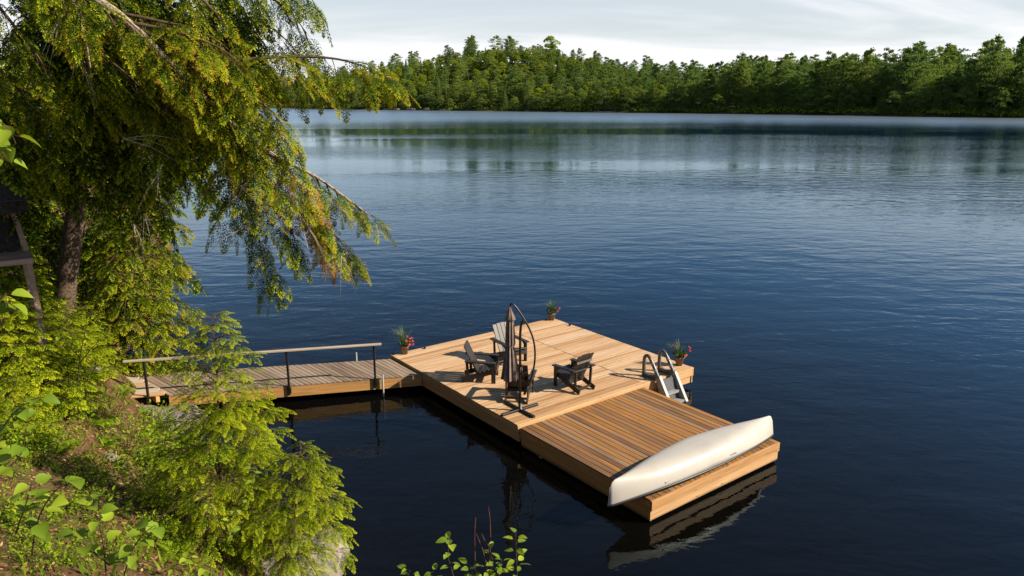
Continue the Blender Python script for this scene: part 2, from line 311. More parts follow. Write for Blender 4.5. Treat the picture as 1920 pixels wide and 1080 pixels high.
def water_mat():
    m, nt, N, L = new_mat('lake_water')
    o = N('ShaderNodeOutputMaterial'); tc = N('ShaderNodeTexCoord')
    def noise(scale, rot, stretch, detail=3, rough=0.5, dist=0.0):
        mp = N('ShaderNodeMapping'); L(tc.outputs['Object'], mp.inputs[0]); mp.inputs['Rotation'].default_value = (0, 0, R(rot)); mp.inputs['Scale'].default_value = (stretch, 1, 1)
        n = N('ShaderNodeTexNoise'); L(mp.outputs[0], n.inputs['Vector']); n.inputs['Scale'].default_value = scale; n.inputs['Detail'].default_value = detail; n.inputs['Roughness'].default_value = rough; n.inputs['Distortion'].default_value = dist
        return n.outputs['Fac']
    def math_(op, a, b, clamp=False):
        x = N('ShaderNodeMath'); x.operation = op; x.use_clamp = clamp
        for i, q in enumerate((a, b)):
            if isinstance(q, (int, float)): x.inputs[i].default_value = q
            else: L(q, x.inputs[i])
        return x.outputs[0]
    def rng_(v, a, b, c, d):
        x = N('ShaderNodeMapRange'); x.interpolation_type = 'SMOOTHSTEP'; L(v, x.inputs['Value'])
        for k, q in zip(('From Min', 'From Max', 'To Min', 'To Max'), (a, b, c, d)): x.inputs[k].default_value = q
        return x.outputs[0]
    swell = noise(0.85, 14, 0.5, 3, 0.5, 0.3)
    rip = noise(2.4, -24, 0.62, 3, 0.55, 0.4)
    fine = noise(6.5, 12, 0.5, 2, 0.5)
    wind = rng_(noise(0.055, -30, 0.5, 4, 0.5), 0.40, 0.58, 0.40, 1.0)     # wind lanes
    slick = rng_(noise(0.013, 10, 0.20, 3, 0.5), 0.43, 0.52, 0.16, 1.0)     # calm slicks
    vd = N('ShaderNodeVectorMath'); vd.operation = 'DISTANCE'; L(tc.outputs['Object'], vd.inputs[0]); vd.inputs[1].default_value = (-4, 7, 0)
    lee = rng_(vd.outputs['Value'], 7.0, 20.0, 0.75, 1.0)                    # sheltered under the near bank
    open_ = math_('ADD', rng_(vd.outputs['Value'], 32.0, 95.0, 1.0, 0.26), rng_(vd.outputs['Value'], 190.0, 275.0, 0.0, 0.05))   # calmer mid lake, breeze under the far shore
    lee = math_('MULTIPLY', lee, open_)
    amp = math_('MULTIPLY', math_('MULTIPLY', wind, slick), lee)
    h = math_('MULTIPLY', math_('MULTIPLY', swell, 0.22), math_('MULTIPLY', slick, lee))
    h = math_('ADD', h, math_('MULTIPLY', math_('MULTIPLY', rip, 0.085), amp))
    h = math_('ADD', h, math_('MULTIPLY', math_('MULTIPLY', fine, 0.022), amp))
    bp = N('ShaderNodeBump'); bp.inputs['Strength'].default_value = 1.0; bp.inputs['Distance'].default_value = 1.0; L(h, bp.inputs['Height'])
    fr = N('ShaderNodeFresnel'); fr.inputs['IOR'].default_value = 1.333; L(bp.outputs[0], fr.inputs['Normal'])
    gl = N('ShaderNodeBsdfGlossy'); L(rng_(vd.outputs['Value'], 170.0, 290.0, 0.03, 0.30), gl.inputs['Roughness']); L(bp.outputs[0], gl.inputs['Normal']); gl.inputs['Color'].default_value = (0.78, 0.92, 1, 1)  # glossy colour off neutral, adding blue to the reflected sky
    tr = N('ShaderNodeBsdfTransparent'); tr.inputs[0].default_value = (0.95, 0.93, 0.88, 1)
    df = N('ShaderNodeBsdfDiffuse'); df.inputs[0].default_value = (0.006, 0.008, 0.010, 1)
    deep = rng_(vd.outputs['Value'], 9.0, 32.0, 0.0, 1.0)                    # brown shallows under the bank; reflected sky blue painted into the open lake
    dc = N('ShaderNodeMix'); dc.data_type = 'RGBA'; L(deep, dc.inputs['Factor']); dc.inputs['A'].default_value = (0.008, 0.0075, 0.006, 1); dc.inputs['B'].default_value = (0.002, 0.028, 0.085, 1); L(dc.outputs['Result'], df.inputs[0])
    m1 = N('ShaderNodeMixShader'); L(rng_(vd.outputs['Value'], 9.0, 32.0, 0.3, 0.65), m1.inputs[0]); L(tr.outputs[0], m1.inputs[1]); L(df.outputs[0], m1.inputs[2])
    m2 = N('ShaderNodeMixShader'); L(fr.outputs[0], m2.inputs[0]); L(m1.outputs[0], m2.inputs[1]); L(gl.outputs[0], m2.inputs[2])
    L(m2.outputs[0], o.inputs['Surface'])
    va = N('ShaderNodeVolumeAbsorption'); va.inputs['Color'].default_value = (0.62, 0.42, 0.20, 1); va.inputs['Density'].default_value = 0.9
    L(va.outputs[0], o.inputs['Volume'])
    return m
M['water'] = water_mat()

# ------------------------------------------------------------------ water, near bank, far shore
mb = MB(); X0, X1, Y0, Y1, ZB = -1600, 1600, -300, 1500, -14
mb.add([(X0, Y0, ZB), (X1, Y0, ZB), (X1, Y1, ZB), (X0, Y1, ZB), (X0, Y0, 0), (X1, Y0, 0), (X1, Y1, 0), (X0, Y1, 0)],
       [(3, 2, 1, 0), (4, 5, 6, 7), (0, 1, 5, 4), (1, 2, 6, 5), (2, 3, 7, 6), (3, 0, 4, 7)])
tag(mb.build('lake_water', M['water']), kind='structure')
mb = MB(); mb.add([(X0, Y0, -9), (X1, Y0, -9), (X1, Y1, -9), (X0, Y1, -9)], [(0, 1, 2, 3)])
tag(mb.build('lake_bed', M['soil']), kind='structure')

SHORE = np.array([(60, -30), (14, 1.4), (4, 6.4), (-2.7, 9.7), (-5.7, 13.6), (-9.0, 17.3), (-11.6, 21), (-13.0, 26), (-17, 36), (-30, 62), (-70, 120)], float)
def shore_d(x, y):
    x = np.asarray(x, float); y = np.asarray(y, float); best = np.full(x.shape, 1e9); sg = np.ones(x.shape)
    for a, b in zip(SHORE[:-1], SHORE[1:]):
        d = b-a; t = np.clip(((x-a[0])*d[0]+(y-a[1])*d[1])/(d@d), 0, 1)
        qx = x-a[0]-t*d[0]; qy = y-a[1]-t*d[1]; q = np.hypot(qx, qy)
        c = d[0]*(y-a[1])-d[1]*(x-a[0]); m = q < best-1e-9
        sg = np.where(m, np.sign(c), sg); best = np.where(m, q, best)
    return best*sg
def ground(x, y):
    d = shore_d(x, y)+0.9*fbm(np.asarray(x)*0.5, np.asarray(y)*0.5, 3)
    h = np.where(d > 0, 5.2*(1-np.exp(-np.maximum(d, 0)/4.2)), np.maximum(0.42*d, -8.0))
    return h+np.where(d > -3, 0.35*fbm(np.asarray(x)*0.9, np.asarray(y)*0.9, 11)+0.10*fbm(np.asarray(x)*3.1, np.asarray(y)*3.1, 5), 0)
def gz(x, y): return float(ground(np.array([x]), np.array([y]))[0])
def grid(xs, ys, fz):
    X, Y = np.meshgrid(xs, ys); Z = fz(X, Y); V = np.stack([X, Y, Z], -1).reshape(-1, 3)
    nx, ny = len(xs), len(ys); i = np.arange(nx-1)[None, :]+np.arange(ny-1)[:, None]*nx
    Q = np.stack([i, i+1, i+nx+1, i+nx], -1).reshape(-1, 4); return V, Q
xs = np.concatenate([np.arange(-70, -16, 1.5), np.arange(-16, 6, 0.22), np.arange(6, 40, 1.6)])
ys = np.concatenate([np.arange(-20, 2, 1.2), np.arange(2, 24, 0.22), np.arange(24, 70, 1.2)])
V, Q = grid(xs, ys, ground)
tag(link('bank', mesh_np('bank', V, Q, M['bank'], smooth=True)), kind='structure')

FS = np.array([(-900, 720), (-420, 640), (-190, 560), (-112, 472), (-30, 425), (60, 372), (125, 335), (182, 285), (330, 200), (700, 60)], float)
def far_d(x, y):
    x = np.asarray(x, float); y = np.asarray(y, float); best = np.full(x.shape, 1e9); sg = np.ones(x.shape)
    for a, b in zip(FS[:-1], FS[1:]):
        d = b-a; t = np.clip(((x-a[0])*d[0]+(y-a[1])*d[1])/(d@d), 0, 1)
        qx = x-a[0]-t*d[0]; qy = y-a[1]-t*d[1]; q = np.hypot(qx, qy)
        c = d[0]*(y-a[1])-d[1]*(x-a[0]); m = q < best-1e-9
        sg = np.where(m, np.sign(c), sg); best = np.where(m, q, best)
    return best*sg
def sstep(a, b, x):
    t = np.clip((x-a)/(b-a), 0, 1); return t*t*(3-2*t)
def far_ground(x, y):
    d = far_d(x, y); x = np.asarray(x, float)
    base = np.where(d > 0, 0.6+1.6*sstep(0, 10, d)+5*sstep(10, 160, d), np.maximum(d*0.2, -8.5))
    ang = x/np.maximum(np.asarray(y, float), 50)            # the wooded ridge on the left
    hill = 25*np.exp(-((ang+0.02)/0.17)**2)+9*np.exp(-((ang+0.27)/0.14)**2)
    return base+np.where(d > 0, hill*sstep(2, 120, d)*(1+0.25*fbm(x*0.012, np.asarray(y)*0.012, 4)), 0)+np.where(d > 0, 2.0*fbm(x*0.05, np.asarray(y)*0.05, 9), 0)
xs = np.concatenate([np.arange(-1500, -400, 60), np.arange(-400, 420, 7), np.arange(420, 1500, 60)])
ys = np.concatenate([np.arange(40, 200, 20), np.arange(200, 760, 7), np.arange(760, 1500, 60)])
V, Q = grid(xs, ys, far_ground)
tag(link('far_shore', mesh_np('far_shore', V, Q, M['floor'], smooth=True)), kind='structure')
mb = MB(); mb.add([(-5000, 1450, 6), (5000, 1450, 6), (5000, 9000, 6), (-5000, 9000, 6)], [(0, 1, 2, 3)])
tag(mb.build('distant_ground', M['floor']), kind='structure')

# ------------------------------------------------------------------ dock
DECK = 0.55
TH = 0.6512; DROT = TH-math.pi/2
DL = Vector((-3.483, 20.325, 0))
UW, UL, LW, LL = 6.09, 5.97, 4.05, 4.01
du = Vector((math.sin(TH), -math.cos(TH), 0)); dv = Vector((math.cos(TH), math.sin(TH), 0))
def D(u, v, z=0.0): return DL+du*u+dv*v+Vector((0, 0, DECK+z))
def plank_mesh(name, l, w, t, mat, ch=0.004):
    return MB().box((0, 0, 0), (l, w, t), None, ch).mesh(name, mat)
seat = empty('floating_dock', DL, DROT, 'square pale cedar floating dock platform carrying the four dark chairs', 'dock')
SEAM = 4.13
n = 42; bw = UL/n
for (v0, v1) in ((0.0, SEAM-0.012), (SEAM+0.012, UW)):
    me = plank_mesh('deck_board', v1-v0, bw-0.006, 0.032, M['cedar'])
    for i in range(n-1):
        link('deck_board', me, seat, (bw*(i+0.5)+random.uniform(-.001, .001), (v0+v1)/2+random.uniform(-.003, .003), DECK-0.016+random.uniform(-.0015, .0015)), (random.uniform(-.004, .004), 0, math.pi/2))
# front trim board, proud of the rest
for (v0, v1) in ((-0.012, SEAM-0.004), (SEAM+0.004, UW+0.012)):
    MB().box((0, 0, 0), (v1-v0, bw-0.008, 0.036), None, 0.005).build('edge_board', M['trim'], seat, (UL-bw/2, (v0+v1)/2, DECK-0.0155), (0, 0, math.pi/2))
def skirt(parent, l, w, top, rows, hh, mat, u0=0.0, v0=0.0, gap=0.008):
    """two courses of face boards round a platform: separate boards"""
    for k in range(rows):
        z = top-hh*(k+0.5)-gap*k; e = 0.03*k
        a = MB().box((0, 0, 0), (w-0.084, 0.04, hh), None, 0.004).mesh('face_board', mat)
        link('face_board', a, parent, (u0+l-0.02-e, v0+w/2, z), (0, 0, math.pi/2)); link('face_board', a, parent, (u0+0.02+e, v0+w/2, z), (0, 0, -math.pi/2))
        b = MB().box((0, 0, 0), (l, 0.04, hh), None, 0.004).mesh('face_board', mat)
        link('face_board', b, parent, (u0+l/2, v0+0.02+e, z), (0, 0, math.pi)); link('face_board', b, parent, (u0+l/2, v0+w-0.02-e, z))
skirt(seat, UL, UW, DECK-0.036, 2, 0.185, M['trim'], gap=0.012)
for (u, v, l, w) in ((UL/2, UW*0.25, UL-0.4, 1.2), (UL/2, UW*0.78, UL-0.4, 1.2)):
    MB().box((u, v, 0.02), (l, w, 0.22)).build('float', M['black'], seat)
for (u, v) in ((0.05, 0.08), (0.12, 1.05), (0.10, UW-0.35), (1.0, UW-0.12)):
    c = MB(); c.bar((u-0.07, v, DECK+0.045), (u+0.07, v, DECK+0.045), 0.022, 0.02); c.box((u, v, DECK+0.018), (0.06, 0.035, 0.036)); c.build('cleat', M['black'], seat)

LOW = -0.07
swim = empty('swim_platform', D(UL, 0.04, -DECK), DROT, 'lower brown-planked swim platform holding the overturned canoe', 'dock')
LT = DECK+LOW
n = 28; bw2 = LW/n; G0 = 0.035
me = plank_mesh('deck_board', LL-G0-0.05, bw2-0.011, 0.032, M['old'])
for i in range(n):
    link('deck_board', me, swim, (G0+(LL-G0-0.05)/2+random.uniform(-.003, .003), bw2*(i+0.5), LT-0.016+random.uniform(-.002, .002)), (random.uniform(-.006, .006), 0, random.choice((0, math.pi))))
for k in range(2):
    z = LT-0.006-0.20*(k+0.5)-0.012*k; e = 0.03*k
    a = MB().box((0, 0, 0), (LW-0.002, 0.045, 0.20), None, 0.006).mesh('face_board', M['trim'])
    link('face_board', a, swim, (LL-0.0225-e, LW/2, z), (0, 0, math.pi/2))
    b = MB().box((0, 0, 0), (LL-G0-0.05, 0.04, 0.20), None, 0.004).mesh('face_board', M['fascia'])
    for v in (0.02+e, LW-0.02-e): link('face_board', b, swim, (G0+(LL-G0-0.05)/2, v, z-0.03), (0, 0, 0 if v > 1 else math.pi))
MB().box((LL/2, LW/2, 0.0), (LL-0.5, LW-0.5, 0.2)).build('float', M['black'], swim)

# ------------------------------------------------------------------ gangway
gL, gR = 0.52, 0.47
FR, NR = onz(733, 673, gR), onz(791, 703, gR)
FLm, NLm = onz(247, 704, gL), onz(316, 741, gL)
NLm = FLm + (NLm-FLm)*1.0
gang = empty('gangway', (NR+FR)/2*Vector((1, 1, 0)) if False else Vector(((NR.x+FR.x)/2, (NR.y+FR.y)/2, 0)), 0, 'weathered plank gangway from the bank to the dock', 'gangway')
def loc(p): return Vector(p)-gang.location
ng = 46
for i in range(ng):
    t0 = i/ng+0.0016; t1 = (i+1)/ng-0.0016
    q = [FR.lerp(FLm, t0), FR.lerp(FLm, t1), NR.lerp(NLm, t1), NR.lerp(NLm, t0)]
    c = sum(q, Vector())/4; ax = ((q[2]+q[3])/2-(q[0]+q[1])/2).normalized(); rz = math.atan2(ax.y, ax.x)
    Mi = Matrix.Rotation(-rz, 3, 'Z'); dz = random.uniform(-.002, .002)
    top = [Mi @ (p-c) for p in q]; vs = [(p.x, p.y, p.z+dz) for p in top]+[(p.x, p.y, p.z+dz-0.034) for p in top]
    MB().add(vs, [(0, 1, 2, 3), (7, 6, 5, 4), (0, 4, 5, 1), (1, 5, 6, 2), (2, 6, 7, 3), (3, 7, 4, 0)]).build('plank', M['grey'], gang, loc(c), (0, 0, rz))
def vplank(name, a, b, h, t, top, mat, parent, off):
    """vertical board under the line a-b"""
    a = Vector(a); b = Vector(b); d = (b-a); rz = math.atan2(d.y, d.x); l = math.hypot(d.x, d.y)
    c = (a+b)/2; sl = math.atan2(d.z, l)
    return MB().box((0, 0, 0), (l, t, h), None, 0.004).build(name, mat, parent, Vector((c.x, c.y, c.z-top-h/2))-parent.location+off, (0, -sl, rz))
nd = (NLm-NR).normalized(); outw = Vector((nd.y, -nd.x, 0)).normalized()
if outw.y > 0: outw = -outw
vplank('stringer', NR, NLm, 0.27, 0.045, 0.038, M['fascia'], gang, outw*(-0.026))
vplank('stringer', FR, FLm, 0.27, 0.045, 0.038, M['fascia'], gang, outw*0.026)
posts = []
for px in (300, 538, 694):
    t = (NR.x-onz(px, 728, 0.5).x)/(NR.x-NLm.x); p = NR.lerp(NLm, t)+outw*0.03; posts.append(p)
    MB().bar(loc(p+Vector((0, 0, -0.24))), loc(p+Vector((0, 0, 0.95))), 0.05, 0.05, up=(1, 0, 0)).build('rail_post', M['black'], gang)
    MB().box(loc(p+Vector((0, 0.0, -0.12)))+outw*0.0, (0.10, 0.012, 0.16)).build('post_bracket', M['black'], gang)
a = posts[2]+Vector((0.20, 0.02, 0.975)); b = posts[0]+(posts[0]-posts[2]).normalized()*0.45+Vector((0, 0, 0.975))
c = (a+b)/2; d = a-b
MB().box((0, 0, 0), (d.length, 0.09, 0.042), None, 0.008).build('handrail', M['rail'], gang, loc(c), (0, -math.atan2(d.z, math.hypot(d.x, d.y)), math.atan2(d.y, d.x)))
# two galvanised anchor pipes
p = NR.lerp(NLm, 0.165)+outw*0.06
o = MB().tube([(0, 0, -1.6), (0, 0, 0.62)], 0.024, 12).build('anchor_pipe', M['galv'], None, (p.x, p.y, 0)); tag(o, 'galvanised pipe standing in the water in front of the gangway', 'pipe')
p = FR.lerp(FLm, 0.14)-outw*0.06
o = MB().tube([(0, 0, -1.6), (0, 0, 0.72)], 0.024, 12).build('anchor_pipe', M['galv'], None, (p.x, p.y, 0)); tag(o, 'galvanised pipe behind the gangway, its end showing above the planks', 'pipe')
# landing boards on the bank
lf, ln = onz(246, 703.5, 0.54), onz(300, 741, 0.54); 
land = empty('landing', Vector((lf.x-0.9, lf.y-0.6, 0)), 0, 'small landing of long pale boards where the gangway meets the bank', 'landing')
ld = Vector((-1, -0.28, 0)).normalized()
for i in range(7):
    s = FLm.lerp(NLm, (i+0.5)/7)+ld*0.02; l = 1.75+random.uniform(-.15, .15); c = s+ld*(l/2)
    MB().box((0, 0, 0), (l, 0.24, 0.035), None, 0.004).build('plank', M['rail'] if i % 3 else M['cedar'], land, Vector((c.x, c.y, 0.545+i*0.0))-land.location, (0, 0.0, math.atan2(ld.y, ld.x)))
for k in (0.25, 1.5):
    a = FLm+ld*k; b = NLm+ld*k
    MB().bar(Vector((a.x, a.y, 0.44))-land.location, Vector((b.x, b.y, 0.44))-land.location, 0.09, 0.16).build('joist', M['fascia'], land)

# ------------------------------------------------------------------ chairs
def make_chair():
    t = empty('adirondack_chair', (0, 0, 0))
    m = M['chair']
    for s in (-1, 1):
        MB().bar((0.40, s*0.265, 0.335), (-0.50, s*0.265, 0.055), 0.032, 0.125, ch=0.006).build('side_rail', m, t)
        MB().box((0.335, s*0.305, 0.28), (0.11, 0.034, 0.56)).build('front_leg', m, t)
        MB().add([], []).box((0.0, s*0.325, 0.578), (0.80, 0.135, 0.03), Matrix.Rotation(R(3), 3, 'Y'), 0.006).build('armrest', m, t)
        MB().prism([(0.30, 0.40), (0.30, 0.555), (0.10, 0.555)], s*0.345-0.014, s*0.345+0.014, 1).build('arm_bracket', m, t)
        MB().bar((-0.33, s*0.265, 0.10), (-0.36, s*0.265, 0.56), 0.03, 0.07, up=(1, 0, 0)).build('rear_strut', m, t)
    for i in range(5):
        k = i/4; x = 0.375-0.45*k; z = 0.405-0.14*k
        MB().box((x, 0, z), (0.098, 0.56, 0.026), Matrix.Rotation(R(-17), 3, 'Y') @ Matrix.Rotation(0, 3, 'Z'), 0.0).build('seat_slat', m, t)
    for i in range(4):
        y = (i-1.5)*0.138; top = 0.99 - (0.018 if i in (0, 3) else 0)
        MB().bar((-0.09, y, 0.25), (-0.43, y, top), 0.128, 0.024, up=(1, 0, 0.45), ch=0.004).build('back_slat', m, t)
    MB().bar((-0.275, -0.33, 0.535), (-0.275, 0.33, 0.535), 0.10, 0.03, up=(0.3, 0, 1)).build('back_rail', m, t)
    MB().bar((-0.375, -0.26, 0.78), (-0.375, 0.26, 0.78), 0.03, 0.055, up=(0.42, 0, 1)).build('back_rail', m, t)
    MB().bar((-0.13, -0.26, 0.215), (-0.13, 0.26, 0.215), 0.03, 0.07).build('cross_bar', m, t)
    MB().bar((0.40, -0.285, 0.30), (0.40, 0.285, 0.30), 0.028, 0.11).build('front_stretcher', m, t)
    MB().bar((-0.40, -0.25, 0.11), (-0.40, 0.25, 0.11), 0.03, 0.05).build('cross_bar', m, t)
    return t
def fwd_angle(f): return math.atan2(f[1], f[0])
ch0 = make_chair()
def place(c, pos, f, label):
    c.location = (pos[0], pos[1], DECK+0.001); c.rotation_euler = (0, 0, fwd_angle(f)); tag(c, label, 'chair', 'lounge chairs on the dock')
f2 = Vector((0.63, -0.77, 0)).normalized(); l2 = Vector((-f2.y, f2.x, 0))
ft = onz(985, 676, DECK); p2 = ft-f2*0.335-l2*0.305
f4 = Vector((-0.64, 0.77, 0)); a4 = (onz(1083, 741, DECK)+onz(1115, 729, DECK))/2; p4 = a4+f4*0.47
f3 = Vector((0.16, 0.985, 0)); a3 = (onz(946, 755, DECK)+onz(990, 757, DECK))/2; p3 = a3+f3*0.45
f1 = Vector((1, -0.10, 0)).normalized(); r1 = Vector((f1.y, -f1.x, 0)); a1 = onz(868, 716, DECK); p1 = a1-r1*0.265+f1*0.47
place(ch0, p1, f1, 'dark chair seen side-on at the left, facing right on the dock')
place(copy_tree(ch0), p2, f2, 'dark chair behind the closed umbrella, its slatted back catching the sun')
place(copy_tree(ch0), p3, f3, 'dark chair nearest the umbrella base, seen from behind')
place(copy_tree(ch0), p4, f4, 'dark chair at the right of the four, its back to the camera')

# ------------------------------------------------------------------ umbrella
ub = onz(975, 770, DECK)
um = empty('umbrella', (ub.x, ub.y, DECK), R(-8), 'closed brown striped cantilever umbrella on a cross-shaped dark base', 'umbrella')
for k in range(4):
    q = R(45+90*k); d = Vector((math.cos(q), math.sin(q), 0))
    MB().bar(d*0.035+Vector((0, 0, 0.03)), d*0.53+Vector((0, 0, 0.03)), 0.075, 0.055, ch=0.008).build('base_arm', M['black'], um)
MB().lathe([(0.001, 0.004), (0.075, 0.004), (0.075, 0.06), (0.045, 0.075), (0.04, 0.20), (0.001, 0.20)], seg=16).build('base_socket', M['black'], um)
pole = MB().tube([(0, 0, 0.06), (0, 0, 1.9), (0.012, 0, 2.08), (0.045, 0, 2.20), (0.10, 0, 2.26)], 0.03, 12).build('pole', M['bronze'], um)
arc = [(0.155, 0, 0.55), (0.27, 0, 0.85), (0.335, 0, 1.2), (0.345, 0, 1.5), (0.30, 0, 1.8), (0.20, 0, 2.06), (0.085, 0, 2.27), (-0.04, 0, 2.46), (-0.14, 0, 2.585), (-0.20, 0, 2.62), (-0.235, 0, 2.575)]
def smooth_path(pts, n=4):
    out = []; P = [Vector(p) for p in pts]
    for i in range(len(P)-1):
        p0, p1, p2, p3 = P[max(i-1, 0)], P[i], P[i+1], P[min(i+2, len(P)-1)]
        for k in range(n):
            t = k/n; out.append(0.5*((2*p1)+(p2-p0)*t+(2*p0-5*p1+4*p2-p3)*t*t+(3*p1-p0-3*p2+p3)*t**3))
    out.append(P[-1]); return out
MB().tube(smooth_path(arc), 0.022, 10).build('curved_arm', M['bronze'], um)
MB().tube([(0.10, 0, 0.42), (0.155, 0, 0.55), (0.185, 0, 0.63)], [0.03, 0.034, 0.026], 10).build('slide_grip', M['black'], um)
MB().tube([(0.0, 0, 1.05), (0.16, 0, 0.56)], 0.012, 8).build('brace', M['bronze'], um)
h = MB().box((0.03, -0.055, 1.12), (0.05, 0.06, 0.10)).build('crank_box', M['black'], um)
MB().tube([(0.03, -0.09, 1.12), (0.03, -0.13, 1.12), (0.03, -0.13, 1.02)], 0.008, 6).build('crank_handle', M['galv'], h)
def stripe_mat():
    m, nt, N, L = new_mat('umbrella_fabric')
    o = N('ShaderNodeOutputMaterial'); p = N('ShaderNodeBsdfPrincipled'); L(p.outputs[0], o.inputs[0])
    tc = N('ShaderNodeTexCoord'); nz = N('ShaderNodeTexNoise'); L(tc.outputs['Object'], nz.inputs['Vector']); nz.inputs['Scale'].default_value = 9; nz.inputs['Detail'].default_value = 4
    r = ramp(N, [(0.3, (0.15, 0.105, 0.085)), (0.7, (0.25, 0.19, 0.16))]); L(nz.outputs['Fac'], r.inputs[0]); L(r.outputs[0], p.inputs['Base Color'])
    p.inputs['Roughness'].default_value = 0.8; p.inputs['Sheen Weight'].default_value = 0.2
    return m
M['fabric'] = stripe_mat()
def folded(prof, nf, depth, cx=-0.235, seg=128, twist=0.3, wob=0.0):
    V = []; Q = []
    for i, (r, z) in enumerate(prof):
        for k in range(seg):
            q = 2*math.pi*k/seg; w = math.cos(nf*q+twist*z*2)+0.35*math.cos((nf*2+3)*q+1.3)
            rr = r*(1+depth*w*min(1, 0.25+1.1*(2.5-z)/1.2)); V.append((cx+rr*math.cos(q), rr*math.sin(q), z+wob*math.cos(nf*q+0.7)))
    for i in range(len(prof)-1):
        for k in range(seg): Q.append((i*seg+k, i*seg+(k+1) % seg, (i+1)*seg+(k+1) % seg, (i+1)*seg+k))
    return np.array(V), np.array(Q)
prof = [(0.05, 2.42), (0.078, 2.2), (0.088, 1.9), (0.09, 1.66), (0.068, 1.6), (0.092, 1.5), (0.118, 1.25), (0.142, 1.0), (0.16, 0.82), (0.15, 0.79)]
V, Q = folded(prof, 9, 0.34, wob=0.0); can = link('canopy', mesh_np('canopy', V, Q, M['fabric'], smooth=True), um)
V, Q = folded([(0.024, 2.545), (0.06, 2.44), (0.125, 2.25), (0.12, 2.245)], 8, 0.12, wob=0.012); link('vent_cap', mesh_np('vent_cap', V, Q, M['fabric'], smooth=True), can)
MB().lathe([(0.078, 1.585), (0.084, 1.60), (0.078, 1.615)], (-0.235, 0, 0), 20).build('tie_strap', M['fabric'], can)
MB().tube([(-0.235, 0, 0.70), (-0.235, 0, 2.58)], 0.016, 8).build('centre_tube', M['bronze'], um)

# ------------------------------------------------------------------ swim ladder
lad = empty('swim_ladder', D(UL, 4.86, -DECK), DROT, 'grey moulded swim ladder with looped handles at the dock edge', 'ladder')
for s in (-1, 1):
    y = s*0.30
    path = [(-0.42, y, DECK+0.06), (-0.43, y, DECK+0.30), (-0.42, y, DECK+0.50), (-0.37, y, DECK+0.575), (-0.29, y, DECK+0.585), (-0.22, y, DECK+0.53), (-0.05, y, DECK+0.30), (0.09, y, DECK+0.08)]
    hd = MB().tube(smooth_path(path, 3), 0.047, 10).build('handle', M['handle'], lad)
    MB().prism([(-0.46, DECK+0.004), (0.12, DECK+0.004), (0.12, DECK+0.10), (0.02, DECK+0.16), (-0.22, DECK+0.10), (-0.46, DECK+0.13)], y-0.035, y+0.035, 1).build('handle_base', M['handle'], lad)
    for (x, z) in ((-0.13, 0.415), (-0.02, 0.255)):
        MB().tube([(x-0.02, y, DECK+z+0.03), (x+0.02, y, DECK+z-0.03)], 0.052, 10).build('grip_band', M['ladder'], hd)
    MB().prism([(0.025, DECK+0.05), (0.15, DECK+0.15), (0.80, -0.32), (0.76, -0.62), (0.58, -0.62)], y-0.042, y+0.042, 1).build('stringer', M['ladder'], lad)
for (x, z) in ((0.25, 0.24), (0.43, 0.02), (0.60, -0.20), (0.70, -0.45)):
    MB().box((x, 0, z), (0.24, 0.514, 0.06), None, 0.008).build('step', M['ladder'], lad)
MB().prism([(0.14, DECK+0.02), (0.36, 0.02), (0.33, 0.02), (0.10, DECK+0.02)], -0.256, 0.256, 1).build('riser', M['handle'], lad)

# ------------------------------------------------------------------ planters
def leaf_np(l, w, fold=0.25, droop=0.25):
    """folded, slightly drooping ovate leaf: quads on both sides of the midrib, x forward"""
    xs = np.array([0, .18, .42, .68, .88, 1.0]); ws = np.array([.30, .86, 1.0, .72, .32, .0])*0.5*w
    z = -droop*l*xs**2; V = []; 
    for x, q, zz in zip(xs*l, ws, z): V += [(x, 0, zz), (x, q, zz+fold*q), (x, -q, zz+fold*q)]
    Q = []
    for i in range(5):
        a = 3*i; b = 3*(i+1); Q += [(a, b, b+1, a+1), (a, a+2, b+2, b)]
    return np.array(V, float), np.array(Q)
def diamonds(P, Dr, Sd, l, w):
    """diamond leaflets at P, pointing along Dr, Sd their sideways axis"""
    n = len(P); l = np.broadcast_to(l, n)[:, None]; w = np.broadcast_to(w, n)[:, None]
    V = np.stack([P, P+Dr*l*0.45+Sd*w*0.5, P+Dr*l, P+Dr*l*0.45-Sd*w*0.5], 1).reshape(-1, 3)
    return V, np.arange(4*n).reshape(-1, 4)
def unit(a): return a/np.maximum(np.linalg.norm(a, axis=-1, keepdims=True), 1e-9)
